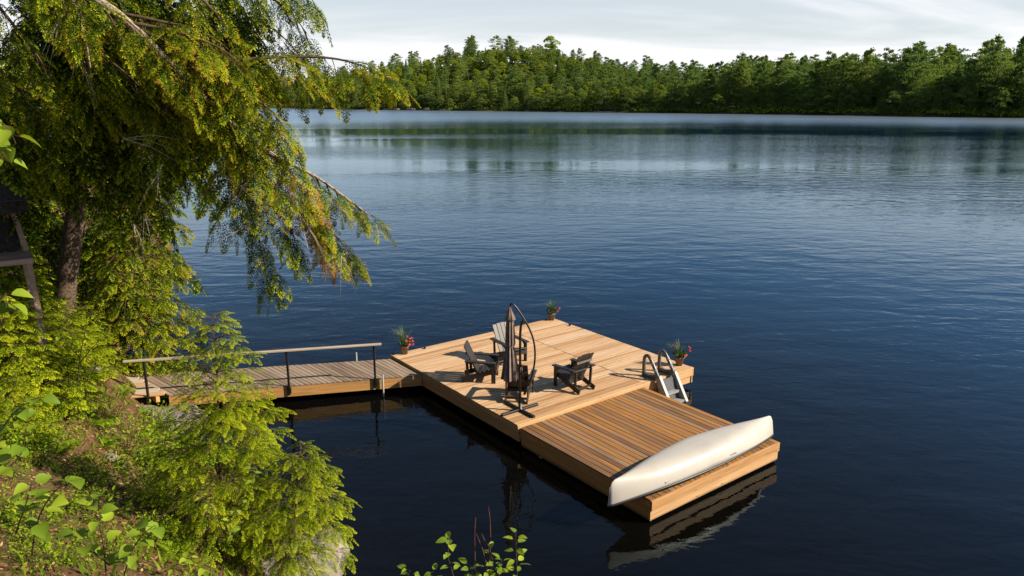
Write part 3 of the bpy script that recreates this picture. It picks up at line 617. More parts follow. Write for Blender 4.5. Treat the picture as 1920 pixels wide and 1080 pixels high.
def planter(pos, label, gh, gdir, flowers, seed):
    rg = np.random.default_rng(seed)
    t = empty('planter', pos, rg.uniform(0, 6), label, 'planter', 'planters on the dock corners')
    MB().lathe([(0.001, 0), (0.085, 0), (0.125, 0.21), (0.14, 0.215), (0.143, 0.25), (0.125, 0.25), (0.12, 0.21)], seg=20).build('pot', M['pot'], t)
    MB().lathe([(0.121, 0.215), (0.001, 0.222)], seg=20).build('soil', M['soil'], t)
    k = 90; ph = rg.uniform(0, 6.28, k); el = rg.uniform(0.1, 1.4, k); rr = 0.15*rg.uniform(0.4, 1, k)
    C = np.stack([rr*np.cos(ph)*np.cos(el*.6), rr*np.sin(ph)*np.cos(el*.6), 0.25+0.17*np.sin(el)*rg.uniform(.5, 1.1, k)], 1)
    Dr = unit(np.stack([np.cos(ph), np.sin(ph), rg.uniform(-.4, .7, k)], 1)); Sd = unit(np.cross(Dr, rg.normal(size=(k, 3))))
    V, Q = diamonds(C, Dr, Sd, rg.uniform(.05, .10, k), rg.uniform(.035, .06, k))
    link('foliage', mesh_np('foliage', V, Q, M['potleaf'], rg.uniform(0, 1, k)), t)['kind'] = 'stuff'
    nb = 90; V = []; Q = []; 
    for i in range(nb):
        a = gdir-t.rotation_euler.z+rg.normal()*0.7 if rg.random() < .7 else rg.uniform(0, 6.28); L_ = gh*rg.uniform(.6, 1.05); lean = rg.uniform(.1, 1.0); b = len(V)
        side = np.array([-math.sin(a), math.cos(a), 0])*0.011
        for j in range(5):
            s = j/4; p = np.array([math.cos(a)*lean*L_*s**1.6*.8, math.sin(a)*lean*L_*s**1.6*.8, 0.22+L_*s*(1-.35*lean*s)]); w = side*(1-s*.85); V += [p-w, p+w]
        Q += [(b+2*j, b+2*j+1, b+2*j+3, b+2*j+2) for j in range(4)]
    link('spike_grass', mesh_np('spike_grass', np.array(V), np.array(Q), M['spike'], rg.uniform(0, 1, len(Q))), t)['kind'] = 'stuff'
    for (a, r, z, s, mt) in flowers:
        a = a-t.rotation_euler.z
        c = np.array([r*math.cos(a), r*math.sin(a), z]); k = 26; n_ = unit(rg.normal(size=(k, 3))); n_[:, 2] = np.abs(n_[:, 2])
        V, Q = diamonds(c+n_*s*.45, unit(np.cross(n_, rg.normal(size=(k, 3)))), unit(np.cross(n_, rg.normal(size=(k, 3)))), s*.75, s*.7)
        bl = link('blossom', mesh_np('blossom', V, Q, M[mt]), t)
        MB().tube([(c[0]*.3, c[1]*.3, .24), tuple(c)], 0.004, 4).build('stalk', M['fern'], bl)
    return t
planter(D(0.16, 0.36), 'potted spiky grass and coral flowers at the dock corner by the gangway', 0.68, 2.8, [(-.2, .14, .36, .06, 'redf'), (.5, .17, .42, .055, 'redf'), (-.7, .2, .31, .06, 'redf'), (.1, .22, .46, .05, 'pinkf'), (-.3, .26, .40, .05, 'redf'), (.9, .1, .5, .05, 'redf'), (-.1, .25, .29, .05, 'pinkf'), (-.9, .12, .40, .05, 'redf')], 1)
planter(D(0.16, UW-0.18), 'small potted plant with pink blooms at the far back corner of the dock', 0.5, 1.6, [(0., .25, .40, .05, 'pinkf'), (.3, .27, .34, .05, 'pinkf'), (-.3, .20, .31, .045, 'pinkf')], 2)
planter(D(UL-0.38, UW-0.16), 'potted plant with bright pink and coral blooms beside the swim ladder', 0.55, 2.8, [(0.1, .26, .50, .055, 'pinkf'), (.0, .27, .42, .05, 'pinkf'), (-.6, .17, .30, .07, 'redf'), (2.7, .2, .52, .05, 'redf')], 3)

# ------------------------------------------------------------------ canoe (overturned)
def canoe():
    Ln = 5.08; ns = 56; nc = 22
    near, farp = D(UL+LL-0.38, -0.74, LOW), D(UL+LL-0.34, 4.34, LOW)
    V = []; gun = [[], []]
    for i in range(ns+1):
        s = -1+2*i/ns; a = abs(s)
        hb = 0.465*(1-a**2.3)**0.86 if a < 1 else 0.0; hb = max(hb, 0.004)
        sheer = 0.39+0.165*a**3.2                       # gunwale height above keel line
        keel = 0.075*a**2.2+0.01*a**4 + (0.10*((a-0.93)/0.07)**2 if a > .93 else 0)
        x = s*Ln/2 - math.copysign(1, s)*0.0
        fl = 0.42+0.25*(1-a)                            # bottom fullness
        for k in range(nc+1):
            q = -1+2*k/nc; w = abs(q)
            ang = w*math.pi/2
            e = 0.55+0.75*a**1.5
            yy = hb*math.sin(ang)**e*(1-0.05*math.sin(ang)**6) if w > 0 else 0.0
            zz = keel+(sheer-keel)*(1-math.cos(ang)**(0.62+0.6*a))
            xx = x-math.copysign(1, s)*0.07*max(0, (a-.9)/.1)**2*((1-w)) if a > .9 else x
            V.append((xx, math.copysign(yy, q), -zz))    # overturned
        gun[0].append(V[-nc-1]); gun[1].append(V[-1])
    V = np.array(V); V[:, 2] += 0.545
    Q = [(i*(nc+1)+k, (i+1)*(nc+1)+k, (i+1)*(nc+1)+k+1, i*(nc+1)+k+1) for i in range(ns) for k in range(nc)]
    m, nt, N, L = new_mat('canoe_gelcoat')
    o = N('ShaderNodeOutputMaterial'); p = N('ShaderNodeBsdfPrincipled'); L(p.outputs[0], o.inputs[0])
    tc = N('ShaderNodeTexCoord'); n1 = N('ShaderNodeTexNoise'); L(tc.outputs['Object'], n1.inputs['Vector']); n1.inputs['Scale'].default_value = 2.2; n1.inputs['Detail'].default_value = 9; n1.inputs['Roughness'].default_value = .62
    r = ramp(N, [(0.3, (0.455, 0.425, 0.375)), (0.5, (0.495, 0.465, 0.415)), (0.72, (0.525, 0.495, 0.445))]); L(n1.outputs['Fac'], r.inputs[0])
    mp = N('ShaderNodeMapping'); L(tc.outputs['Object'], mp.inputs[0]); mp.inputs['Scale'].default_value = (1.2, 16, 16)
    n2 = N('ShaderNodeTexNoise'); L(mp.outputs[0], n2.inputs['Vector']); n2.inputs['Scale'].default_value = 2.0; n2.inputs['Detail'].default_value = 8; n2.inputs['Roughness'].default_value = .7
    mr = N('ShaderNodeMapRange'); L(n2.outputs['Fac'], mr.inputs['Value']); mr.inputs['From Min'].default_value = .6; mr.inputs['From Max'].default_value = .72; mr.inputs['To Max'].default_value = .18
    mx = N('ShaderNodeMix'); mx.data_type = 'RGBA'; L(mr.outputs[0], mx.inputs['Factor']); L(r.outputs[0], mx.inputs['A']); mx.inputs['B'].default_value = (0.40, 0.365, 0.30, 1); L(mx.outputs['Result'], p.inputs['Base Color'])
    p.inputs['Roughness'].default_value = 0.38; p.inputs['Specular IOR Level'].default_value = 0.4
    d = farp-near; mid = (near+farp)/2
    t = empty('canoe', (mid.x, mid.y, DECK+LOW+0.0), math.atan2(d.y, d.x), 'overturned cream canoe lying across the end of the swim platform', 'canoe')
    # leans slightly towards the camera side
    hull = link('hull', mesh_np('hull', V, np.array(Q), m, smooth=True), t)
    md = hull.modifiers.new('wall', 'SOLIDIFY'); md.thickness = 0.008; md.offset = -1
    for g in gun:
        pts = [(x, y, z+0.545) for x, y, z in g]
        MB().tube(pts, 0.021, 8).build('gunwale', M['gun'], t)
    for xs_, hw in ((-1.25, 0.36), (1.35, 0.33)):
        MB().box((xs_, 0, 0.525-0.30), (0.24, 2*hw, 0.02)).build('seat', M['rail'], t)
    MB().bar((0, -0.42, 0.525-0.325), (0, 0.42, 0.525-0.325), 0.05, 0.022).build('yoke', M['rail'], t)
    # faint maker's lettering on the side, reads as a short grey mark
    for i, (l) in enumerate((.03, .022, .03, .018, .03, .024)):
        MB().box((0.55+i*0.036-0.1, -0.4335, 0.525-0.262), (l*.6, 0.002, 0.022), Matrix.Rotation(R(0), 3, 'X')).build('side_mark', M['handle'], t)
    t.rotation_euler = (R(-3.0), R(0.0), math.atan2(d.y, d.x))
    return t
canoe()

# ------------------------------------------------------------------ foliage engine
def spray_tpl(seed, L_=1.0, ntw=9, tw=0.38, step=0.066, ll=0.115, lw=0.046, ang=52, droop=0.18):
    """flat hemlock spray of unit length: axis, side twigs, leaflets on both sides of each twig"""
    rg = np.random.default_rng(seed); P = []; Dr = []; Sd = []; T = []; ln = []
    def twig(a, d, l, t0):
        k = max(2, int(l/step)); side = np.array([-d[1], d[0], 0])
        for i in range(k):
            s = (i+0.5)/k; p = a+d*l*s+np.array([0, 0, -0.10*l*s*s]) 
            for sg in (-1, 1):
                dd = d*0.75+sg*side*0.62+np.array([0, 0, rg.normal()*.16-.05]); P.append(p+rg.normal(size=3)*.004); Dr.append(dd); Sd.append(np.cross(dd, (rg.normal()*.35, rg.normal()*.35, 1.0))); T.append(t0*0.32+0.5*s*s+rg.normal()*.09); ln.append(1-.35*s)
        P.append(a+d*l+np.array([0, 0, -.1*l])); Dr.append(d+np.array([0, 0, -.1])); Sd.append(side); T.append(.84); ln.append(.8)
    for i in range(ntw):
        s = (i+0.6)/ntw; base = np.array([s*L_, 0.0, -droop*s*s])
        for sg in (-1, 1):
            a = R(ang-14*s+rg.normal()*6); l = tw*(1.02-s)**.75*rg.uniform(.75, 1.1)*(0.55+.45*min(1, s*4)); d = np.array([math.cos(a), sg*math.sin(a), -.12-.2*s]); twig(base, d/np.linalg.norm(d), l, s)
    twig(np.array([.72, 0, -droop*.52]), np.array([.93, 0, -.3]), .3, 1)
    P = np.array(P); V, Q = diamonds(P, unit(np.array(Dr)), unit(np.array(Sd)), ll*np.array(ln), lw*np.array(ln))
    return V, Q, np.array(T)
def merge_tpl(tpls, which, Rm, t, s, tn):
    Vs = []; Qs = []; Ts = []; off = 0
    for i, (V, Q, T) in enumerate(tpls):
        m = which == i; k = int(m.sum())
        if not k: continue
        W = np.einsum('nij,vj->nvi', Rm[m], V)*s[m][:, None, None]+t[m][:, None, :]
        Vs.append(W.reshape(-1, 3)); Qs.append((Q[None]+(np.arange(k)*len(V))[:, None, None]+off).reshape(-1, Q.shape[1])); off += k*len(V)
        Ts.append((T[None]+tn[m][:, None]).ravel())
    return np.concatenate(Vs), np.concatenate(Qs), np.clip(np.concatenate(Ts), 0, 1)
def frames(d, up):
    d = unit(np.asarray(d, float)); s = unit(np.cross(up, d)); n = np.cross(d, s); return np.stack([d, s, n], -1)
FINE = [spray_tpl(100+i) for i in range(4)]
COARSE = [spray_tpl(200+i, ntw=5, tw=.46, step=.16, ll=.20, lw=.095) for i in range(4)]
class Boughs:
    """wood and spray positions of one conifer, gathered as arrays"""
    def __init__(self, seed): self.rg = np.random.default_rng(seed); self.w = MB(); self.pw = MB(); self.p = []; self.d = []; self.u = []; self.s = []; self.t = []; self.subs = []; self.subr = []
    def add(self, p, d, size, tint):
        n = len(p); self.p.append(p); self.d.append(d); self.u.append(np.concatenate([self.rg.normal(size=(n, 2))*.28, np.ones((n, 1))], 1)); self.s.append(size); self.t.append(tint)
    def sub(self, p0, d, l, droop, ss, tint, r):
        """N side branches at once: curves of 5 points and the sprays along them"""
        rg = self.rg; N_ = len(p0); q = np.linspace(0, 1, 5); z = np.array([0, 0, 1.])
        pts = p0[:, None]+d[:, None]*(q[None, :, None]*l[:, None, None])-z*((q[None]*l[:, None])**2*droop[:, None])[:, :, None]
        self.subs.append(pts); self.subr.append(np.full(N_, r))
        step = ss*.34; K = np.maximum(1, (l/step).astype(int)); km = int(K.max())
        i = np.broadcast_to(np.arange(km), (N_, km)); s = (i+rg.uniform(.35, .9, (N_, km)))/K[:, None]; m = i < K[:, None]
        P = p0[:, None]+d[:, None]*(s*l[:, None])[..., None]-z*((s*l[:, None])**2*droop[:, None])[..., None]
        tg = unit(d[:, None]-z*(2*s*l[:, None]*droop[:, None])[..., None]); side = unit(np.cross(z, tg)); sg = np.where(i % 2, 1., -1.)
        dd = tg*.62+side*(sg*rg.uniform(.5, .85, s.shape))[..., None]-z*rg.uniform(0, .45, s.shape)[..., None]
        self.add(P[m], dd[m], (ss*(1-.35*s)*rg.uniform(.75, 1.2, s.shape))[m], (tint[:, None]+rg.normal(size=s.shape)*.06)[m])
        e = pts[:, -1]-pts[:, -2]; self.add(pts[:, -1]-e*.2, unit(e)-z*.15, ss*rg.uniform(.8, 1.1, N_), tint+.04)
    def limb(self, pts, r0, r1, sub=0.9, step=0.16, droop=.18, ss=.42, tint=0.0, start=.1, pale=False, hang=.25, fwd=.55, taper=.7):
        rg = self.rg; P = np.array([tuple(p) for p in smooth_path(pts, 6 if len(pts) > 3 else 3)]); n = len(P)
        (self.pw if pale else self.w).tube(P, list(np.linspace(r0, r1, n)), 6, True)
        sl = np.concatenate([[0], np.cumsum(np.linalg.norm(np.diff(P, axis=0), axis=1))]); L_ = sl[-1]
        k = max(2, int(L_*(1-start)/step)); s = start*L_+(np.arange(k)+rg.uniform(.1, .9, k))*(L_*(1-start)/k); t = s/L_
        p = np.stack([np.interp(s, sl, P[:, c]) for c in range(3)], 1); j = np.clip(np.searchsorted(sl, s), 1, n-1); tg = unit(P[j]-P[j-1])
        side = np.cross((0, 0, 1), tg); nn = np.linalg.norm(side, axis=1, keepdims=True); side = np.where(nn > .05, side/np.maximum(nn, 1e-6), np.array([1., 0, 0])); sg = np.where(np.arange(k) % 2, 1., -1.)
        d = unit(tg*fwd+side*(sg*rg.uniform(.6, 1, k))[:, None]-np.array([0, 0, 1.])*(rg.uniform(-.1, 1, k)*hang*2)[:, None])
        self.sub(p, d, sub*(1-taper*t)*rg.uniform(.55, 1.2, k), droop*rg.uniform(.5, 1.5, k), ss, tint+rg.normal(size=k)*.08, max(.005, r0*.22))
        self.sub(P[-2:-1], unit(P[-1:]-P[-2:-1]), np.array([.3*sub]), np.array([droop]), ss, np.array([tint]), .004)
    def crown(self, tpls, mat, parent, name='foliage'):
        p, d, u, s, t = (np.concatenate(q) for q in (self.p, self.d, self.u, self.s, self.t)); k = len(p); base = np.array(parent.location)
        V, Q, T = merge_tpl(tpls, self.rg.integers(0, len(tpls), k), frames(d, unit(u)), p-base, s, t); TRI.append((parent.name, len(Q)*2))
        o = link(name, mesh_np(name, V, Q, mat, T), parent); o['kind'] = 'stuff'; return o
    def woods(self, parent, mat='twig', pale='palebark'):
        S = np.concatenate(self.subs)-np.array(parent.location); rr = np.concatenate(self.subr); tg = unit(S[:, -1]-S[:, 0]); a = unit(np.cross(tg, [0.3, .1, 1.])); b_ = np.cross(tg, a); q = np.linspace(1, .3, 5)
        ring = np.stack([a*math.cos(c)+b_*math.sin(c) for c in (0, 2.094, 4.189)], 1); V = (S[:, :, None]+ring[:, None]*(rr[:, None]*q)[:, :, None, None]).reshape(-1, 3)
        f = np.array([(i*3+c, i*3+(c+1) % 3, i*3+3+(c+1) % 3, i*3+3+c) for i in range(4) for c in range(3)]); Q = (f[None]+(np.arange(len(S))*15)[:, None, None]).reshape(-1, 4)
        link('side_branches', mesh_np('side_branches', V, Q, M[mat]), parent)['kind'] = 'stuff'
        for mb_, mt, nm in ((self.w, mat, 'branches'), (self.pw, pale, 'limb')):
            if mb_.v:
                b = parent.location; mb_.v = [(x-b.x, y-b.y, z-b.z) for x, y, z in mb_.v]
                me = bpy.data.meshes.new(nm); me.from_pydata(mb_.v, [], mb_.f); me.polygons.foreach_set('use_smooth', mb_.sm); me.materials.append(M[mt]); me.update()
                link(nm, me, parent)['kind'] = 'stuff'
TRI = []
A_ = lambda px, py, y: at(px, py, y)

# ---- overhanging hemlock: trunk just left of the frame, limbs reach out over the water
b0 = Boughs(21); base = Vector((-10.2, 10.2, gz(-10.2, 10.2)-.2))
oh = empty('hemlock_tree', base, 0, 'big hemlock whose drooping sunlit boughs hang over the water at upper left', 'tree')
TRK = [base, base+Vector((.15, .1, 3)), base+Vector((.35, .15, 7)), base+Vector((.5, .2, 11)), base+Vector((.6, .2, 15))]
tm = MB().tube([p-base for p in smooth_path(TRK, 4)], list(np.linspace(.30, .07, 17)), 12); tm.build('trunk', M['bark'], oh)
tz = lambda z: Vector((base.x+.03*(z-base.z), base.y+.1, z))
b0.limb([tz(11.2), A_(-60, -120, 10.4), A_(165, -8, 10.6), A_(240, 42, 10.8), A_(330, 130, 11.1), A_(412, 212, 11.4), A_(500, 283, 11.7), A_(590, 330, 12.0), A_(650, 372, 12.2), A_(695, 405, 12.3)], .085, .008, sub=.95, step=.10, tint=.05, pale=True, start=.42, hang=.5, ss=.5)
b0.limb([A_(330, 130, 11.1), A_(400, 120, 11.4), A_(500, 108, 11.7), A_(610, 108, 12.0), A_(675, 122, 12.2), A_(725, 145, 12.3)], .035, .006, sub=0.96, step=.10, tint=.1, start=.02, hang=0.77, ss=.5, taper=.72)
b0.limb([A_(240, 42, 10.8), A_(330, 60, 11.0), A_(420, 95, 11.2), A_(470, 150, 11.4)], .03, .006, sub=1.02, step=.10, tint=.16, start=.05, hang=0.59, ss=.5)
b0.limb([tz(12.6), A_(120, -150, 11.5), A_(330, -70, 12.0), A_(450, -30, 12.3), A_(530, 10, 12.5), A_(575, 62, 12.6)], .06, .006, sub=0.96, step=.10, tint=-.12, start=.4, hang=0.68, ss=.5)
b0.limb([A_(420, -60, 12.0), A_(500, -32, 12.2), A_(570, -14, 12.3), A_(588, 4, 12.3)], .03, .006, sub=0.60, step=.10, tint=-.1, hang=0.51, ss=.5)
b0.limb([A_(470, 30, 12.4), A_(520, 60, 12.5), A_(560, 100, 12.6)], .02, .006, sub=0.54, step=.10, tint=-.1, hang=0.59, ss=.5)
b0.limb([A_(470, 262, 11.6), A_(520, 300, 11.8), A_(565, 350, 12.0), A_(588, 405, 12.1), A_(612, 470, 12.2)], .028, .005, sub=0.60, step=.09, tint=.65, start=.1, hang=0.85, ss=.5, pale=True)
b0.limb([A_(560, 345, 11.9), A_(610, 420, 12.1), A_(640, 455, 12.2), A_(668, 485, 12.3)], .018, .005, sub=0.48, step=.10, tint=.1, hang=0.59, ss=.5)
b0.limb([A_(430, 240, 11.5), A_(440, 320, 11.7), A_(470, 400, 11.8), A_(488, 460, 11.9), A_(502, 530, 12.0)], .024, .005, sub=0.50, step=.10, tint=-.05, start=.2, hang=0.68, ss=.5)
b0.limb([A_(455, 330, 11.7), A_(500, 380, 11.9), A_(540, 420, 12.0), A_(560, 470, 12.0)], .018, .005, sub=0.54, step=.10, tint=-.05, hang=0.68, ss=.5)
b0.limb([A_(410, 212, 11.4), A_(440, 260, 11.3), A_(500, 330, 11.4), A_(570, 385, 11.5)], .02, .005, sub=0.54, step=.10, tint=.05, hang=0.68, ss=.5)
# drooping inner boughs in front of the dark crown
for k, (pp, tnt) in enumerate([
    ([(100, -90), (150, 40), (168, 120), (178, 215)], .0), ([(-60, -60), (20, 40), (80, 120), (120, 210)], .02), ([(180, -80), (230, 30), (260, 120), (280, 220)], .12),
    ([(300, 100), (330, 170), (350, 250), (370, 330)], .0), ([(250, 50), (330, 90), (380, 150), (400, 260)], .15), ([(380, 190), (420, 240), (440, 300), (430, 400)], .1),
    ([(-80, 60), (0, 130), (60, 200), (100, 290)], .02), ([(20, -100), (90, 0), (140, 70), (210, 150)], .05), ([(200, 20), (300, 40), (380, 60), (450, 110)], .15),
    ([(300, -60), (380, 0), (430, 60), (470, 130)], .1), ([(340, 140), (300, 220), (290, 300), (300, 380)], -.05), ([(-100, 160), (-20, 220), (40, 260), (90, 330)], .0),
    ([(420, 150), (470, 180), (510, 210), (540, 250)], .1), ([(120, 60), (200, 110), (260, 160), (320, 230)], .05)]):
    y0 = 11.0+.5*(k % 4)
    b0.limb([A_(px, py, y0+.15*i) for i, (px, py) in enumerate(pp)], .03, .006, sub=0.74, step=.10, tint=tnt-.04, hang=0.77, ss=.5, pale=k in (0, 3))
b1 = Boughs(22)
for k in range(30):
    px = -40+random.uniform(0, 470); py = random.uniform(-60, 250); y0 = random.uniform(12.3, 14.0); q = [A_(px-60, py-70, y0), A_(px, py, y0+.2), A_(px+45+random.uniform(-30, 40), py+70, y0+.3), A_(px+70+random.uniform(-40, 40), py+150, y0+.4)]
    b1.limb(q, .03, .006, sub=.9, step=.16, tint=-.22, hang=.6, ss=.6)  # lowered tint paints deep shadow inside the crown
b1.crown(COARSE, M['hem'], oh, 'inner_shade_foliage'); b1.woods(oh)
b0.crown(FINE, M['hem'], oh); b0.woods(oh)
# bare dead twigs
tw = MB()
for px, py, dx_, dy_ in ((420, 330, 60, 40), (300, 320, -30, 60), (270, 400, 20, 90), (440, 380, 70, -20), (120, 20, -10, 110), (150, 110, 30, 60), (560, 400, 40, 90), (230, 260, 120, 20), (470, 420, -50, 60), (640, 480, 30, 50), (250, 420, 30, 60)):
    p0 = A_(px, py, 11.2); p1 = A_(px+dx_, py+dy_, 11.1); 
    for j in range(3):
        q = p1+Vector((random.uniform(-.3, .3), random.uniform(-.2, .2), random.uniform(-.3, .2))); tw.tube([p0-base, (p0*.5+q*.5)+Vector((0, 0, .06))-base, q-base], [.009, .006, .002], 4)
tw.build('dead_twig', M['palebark'], oh)['kind'] = 'stuff'

# ---- conifers standing behind on the bank, most with tint lowered to paint shade
def conifer(name, label, basexy, h, rbase, seed, tint, tpls, lean=(0, 0), zlow=.12, nb=60, ss=.7, sub=.8, step=.3, tr=.2, mat='hem', cat='tree', droop=.12, up=.05, group=None, bark='bark', zpow=.85):
    x, y = basexy; z = gz(x, y)-.15; bs = Vector((x, y, z)); rg = np.random.default_rng(seed)
    t = empty(name, bs, 0, label, cat, group)
    tp = lambda q: Vector((x+lean[0]*q+.06*math.sin(q*5+seed), y+lean[1]*q, z+h*q))
    MB().tube([tp(q)-bs for q in np.linspace(0, 1, 12)], list(np.linspace(tr, tr*.08, 12)), 9).build('trunk', M[bark], t)
    b = Boughs(seed)
    for i in range(nb):
        q = zlow+(1-zlow)*((i+rg.uniform(0, 1))/nb)**.95; a = i*2.4+rg.normal()*.4; r = rbase*(1-q)**zpow*rg.uniform(.7, 1.15)+.12
        p = tp(q); d = Vector((math.cos(a), math.sin(a), up+.2*q)); e = p+d*r
        b.limb([p, p+d*r*.5+Vector((0, 0, .03*r)), e+Vector((0, 0, -droop*r))], max(.008, tr*.14*(1-q)+.004), .003, sub=sub*r*.45+.08, step=step*(.5+.5*r/rbase), droop=.15, ss=ss*(.55+.45*(1-q)), tint=tint+rg.normal()*.07, start=.12, hang=.2)
    b.crown(tpls, M[mat], t); b.woods(t); return t
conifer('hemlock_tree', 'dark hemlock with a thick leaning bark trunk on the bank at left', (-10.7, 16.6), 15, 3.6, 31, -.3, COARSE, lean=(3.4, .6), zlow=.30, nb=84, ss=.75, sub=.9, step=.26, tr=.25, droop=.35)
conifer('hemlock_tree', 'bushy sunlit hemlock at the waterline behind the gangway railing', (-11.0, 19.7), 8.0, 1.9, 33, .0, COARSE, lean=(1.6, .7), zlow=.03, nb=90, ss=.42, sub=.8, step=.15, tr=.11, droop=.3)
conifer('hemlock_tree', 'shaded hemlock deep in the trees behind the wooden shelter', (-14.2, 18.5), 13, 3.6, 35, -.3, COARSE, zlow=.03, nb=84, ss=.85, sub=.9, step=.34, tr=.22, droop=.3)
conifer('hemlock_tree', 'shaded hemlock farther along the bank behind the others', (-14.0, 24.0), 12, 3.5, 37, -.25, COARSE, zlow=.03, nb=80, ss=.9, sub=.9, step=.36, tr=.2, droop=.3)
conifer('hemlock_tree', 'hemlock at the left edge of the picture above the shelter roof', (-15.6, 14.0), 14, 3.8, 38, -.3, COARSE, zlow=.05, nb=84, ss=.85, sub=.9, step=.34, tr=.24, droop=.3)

# ---- young hemlocks in the foreground
yh = conifer('young_hemlock', 'bright yellow-green young hemlock on the bank in front of the gangway', (-4.0, 9.4), 3.75, 1.18, 41, .05, FINE, zlow=.05, nb=90, ss=.30, sub=.62, step=.10, tr=.035, mat='young', droop=.12, up=.18, cat='sapling', bark='twig', zpow=.72)
conifer('young_hemlock', 'low spreading young hemlock leaning over the rock at the water edge', (-3.3, 9.0), 2.25, 1.25, 43, .03, FINE, zlow=.25, nb=44, ss=.30, sub=.6, step=.10, tr=.03, mat='young', droop=.22, up=.12, cat='sapling', bark='twig', zpow=.7, lean=(.5, .2))
conifer('young_hemlock', 'small young hemlock just beyond the bright one, its thin top by the handrail', (-4.15, 10.6), 3.1, .5, 45, .02, FINE, zlow=.1, nb=26, ss=.26, sub=.6, step=.12, tr=.025, mat='young', droop=.1, up=.2, cat='sapling', bark='twig')
def seedlings():
    src = conifer('young_hemlock', 'young hemlock thicket on the left bank below the shelter', (-8.8, 13.4), 2.3, .95, 47, .0, COARSE, zlow=.03, nb=44, ss=.30, sub=.7, step=.13, tr=.03, mat='young', droop=.12, up=.15, cat='sapling', group='young hemlocks below the shelter', bark='twig')
    for (x, y, s, r) in ((-9.9, 14.3, .9, 2.1), (-8.1, 11.4, 1.0, 4.2), (-9.6, 12.6, 1.0, 5.2), (-10.0, 16.6, .8, 1.7), (-10.4, 15.2, 1.1, 3.9), (-7.3, 10.2, .5, .9), (-10.3, 13.4, .8, 5.5), (-11.0, 17.6, .7, .4), (-7.9, 12.3, .55, 3.3)):
        c = copy_tree(src); c.location = (x, y, gz(x, y)-.05); c.scale = (s, s, s*random.uniform(.85, 1.1)); c.rotation_euler = (0, 0, r)
seedlings()

# ---- broad-leaved saplings: every leaf its own piece
LV, LQ = leaf_np(1, .86, .38, .30); LEAF = mesh_np('leaf', LV, LQ, M['leaf'], np.full(len(LQ), .5), True)
LV2, LQ2 = leaf_np(1, .62, .3, .28); LEAF2 = mesh_np('leaf', LV2, LQ2, M['leaf'], np.full(len(LQ2), .6), True)
def rot_from(d, up):
    d, s, n = frame_rows(d, up); return Matrix((d, s, n)).transposed().to_euler()
def sapling(name, label, stems, size, me, seed, cat='sapling', stemmat='twig', step=.07, r=.007, spread=1.0, tri=False):
    """stems: world polylines; leaves alternate along the upper part of each"""
    rg = np.random.default_rng(seed); p0 = Vector(stems[0][0]); bs = Vector((p0.x, p0.y, gz(p0.x, p0.y))); t = empty(name, bs, 0, label, cat)
    for st in stems:
        pts = smooth_path(st, 5); n_ = len(pts); MB().tube([p-bs for p in pts], list(np.linspace(r, r*.35, n_)), 5).build('stem', M[stemmat], t)
        L_ = sum((pts[i+1]-pts[i]).length for i in range(n_-1)); k = int(L_*.8/step)
        for i in range(k+1):
            q = .2+.8*i/max(k, 1); f = q*(n_-1); j = min(int(f), n_-2); p = pts[j].lerp(pts[j+1], f-j); tg = (pts[j+1]-pts[j]).normalized()
            a = i*2.4+rg.normal()*.4; sd = Vector((math.cos(a), math.sin(a), 0)); d = (sd*spread+tg*.35+Vector((0, 0, rg.uniform(-.5, .25)))).normalized(); s = size*rg.uniform(.7, 1.15)
            pet = p+d*s*.35; o = link('leaf', me, t, pet-bs, rot_from(d, (rg.normal()*.3+.25, rg.normal()*.3-.15, 1)), (s, s*rg.uniform(.85, 1.1), s))
            MB().tube([p-bs, pet-bs], .0022, 3, False).build('leaf_stalk', M[stemmat], t)
def st(*a): return [at(*q) for q in a]
sapling('basswood_sapling', 'big-leaved sapling at the left edge above the leaf litter', [st((-30, 860, 4.7), (0, 810, 4.65), (30, 770, 4.6), (70, 745, 4.6)), st((-30, 900, 4.7), (10, 880, 4.6), (40, 850, 4.6), (50, 800, 4.6))], .125, LEAF, 51)
sapling('basswood_sapling', 'big-leaved sapling with heart-shaped leaves in the lower left corner', [st((60, 1040, 4.8), (70, 980, 4.7), (95, 930, 4.6), (130, 900, 4.6)), st((30, 1000, 4.8), (50, 940, 4.7), (60, 905, 4.6))], .125, LEAF, 52)
sapling('basswood_sapling', 'cluster of large round green leaves near the bottom left, right of the others', [st((200, 1090, 5.2), (195, 1030, 5.1), (185, 980, 5.0), (170, 940, 5.0)), st((230, 1090, 5.2), (245, 1040, 5.1), (265, 1005, 5.0), (290, 985, 5.0)), st((205, 1060, 5.1), (160, 1020, 5.0), (140, 985, 5.0))], .12, LEAF, 53, step=.06)
sapling('basswood_sapling', 'pale hanging leaves at the left edge of the picture, upper bank', [st((-40, 230, 6.2), (-10, 225, 6.1), (15, 240, 6.1), (30, 270, 6.1)), st((-30, 250, 6.2), (0, 280, 6.1), (15, 300, 6.1))], .16, LEAF, 54, step=.08)
sapling('basswood_sapling', 'pale leaves at the left edge just below the shelter', [st((-30, 600, 5.6), (-5, 575, 5.5), (10, 550, 5.5), (12, 580, 5.4))], .16, LEAF, 55)
sapling('birch_sapling', 'leafy sapling with small toothed leaves on the left at the bottom centre', [st((860, 1130, 5.3), (850, 1080, 5.2), (840, 1040, 5.2), (845, 1010, 5.2)), st((870, 1130, 5.3), (900, 1085, 5.2), (925, 1060, 5.2), (915, 1030, 5.2)), st((800, 1130, 5.3), (780, 1090, 5.2), (765, 1065, 5.2))], .08, LEAF2, 56, step=.045, r=.004)
sapling('birch_sapling', 'slim upright leafy sprig at the bottom centre, right of its neighbours', [st((975, 1130, 5.3), (970, 1080, 5.2), (968, 1040, 5.2), (967, 1003, 5.2))], .078, LEAF2, 57, step=.04, r=.004)
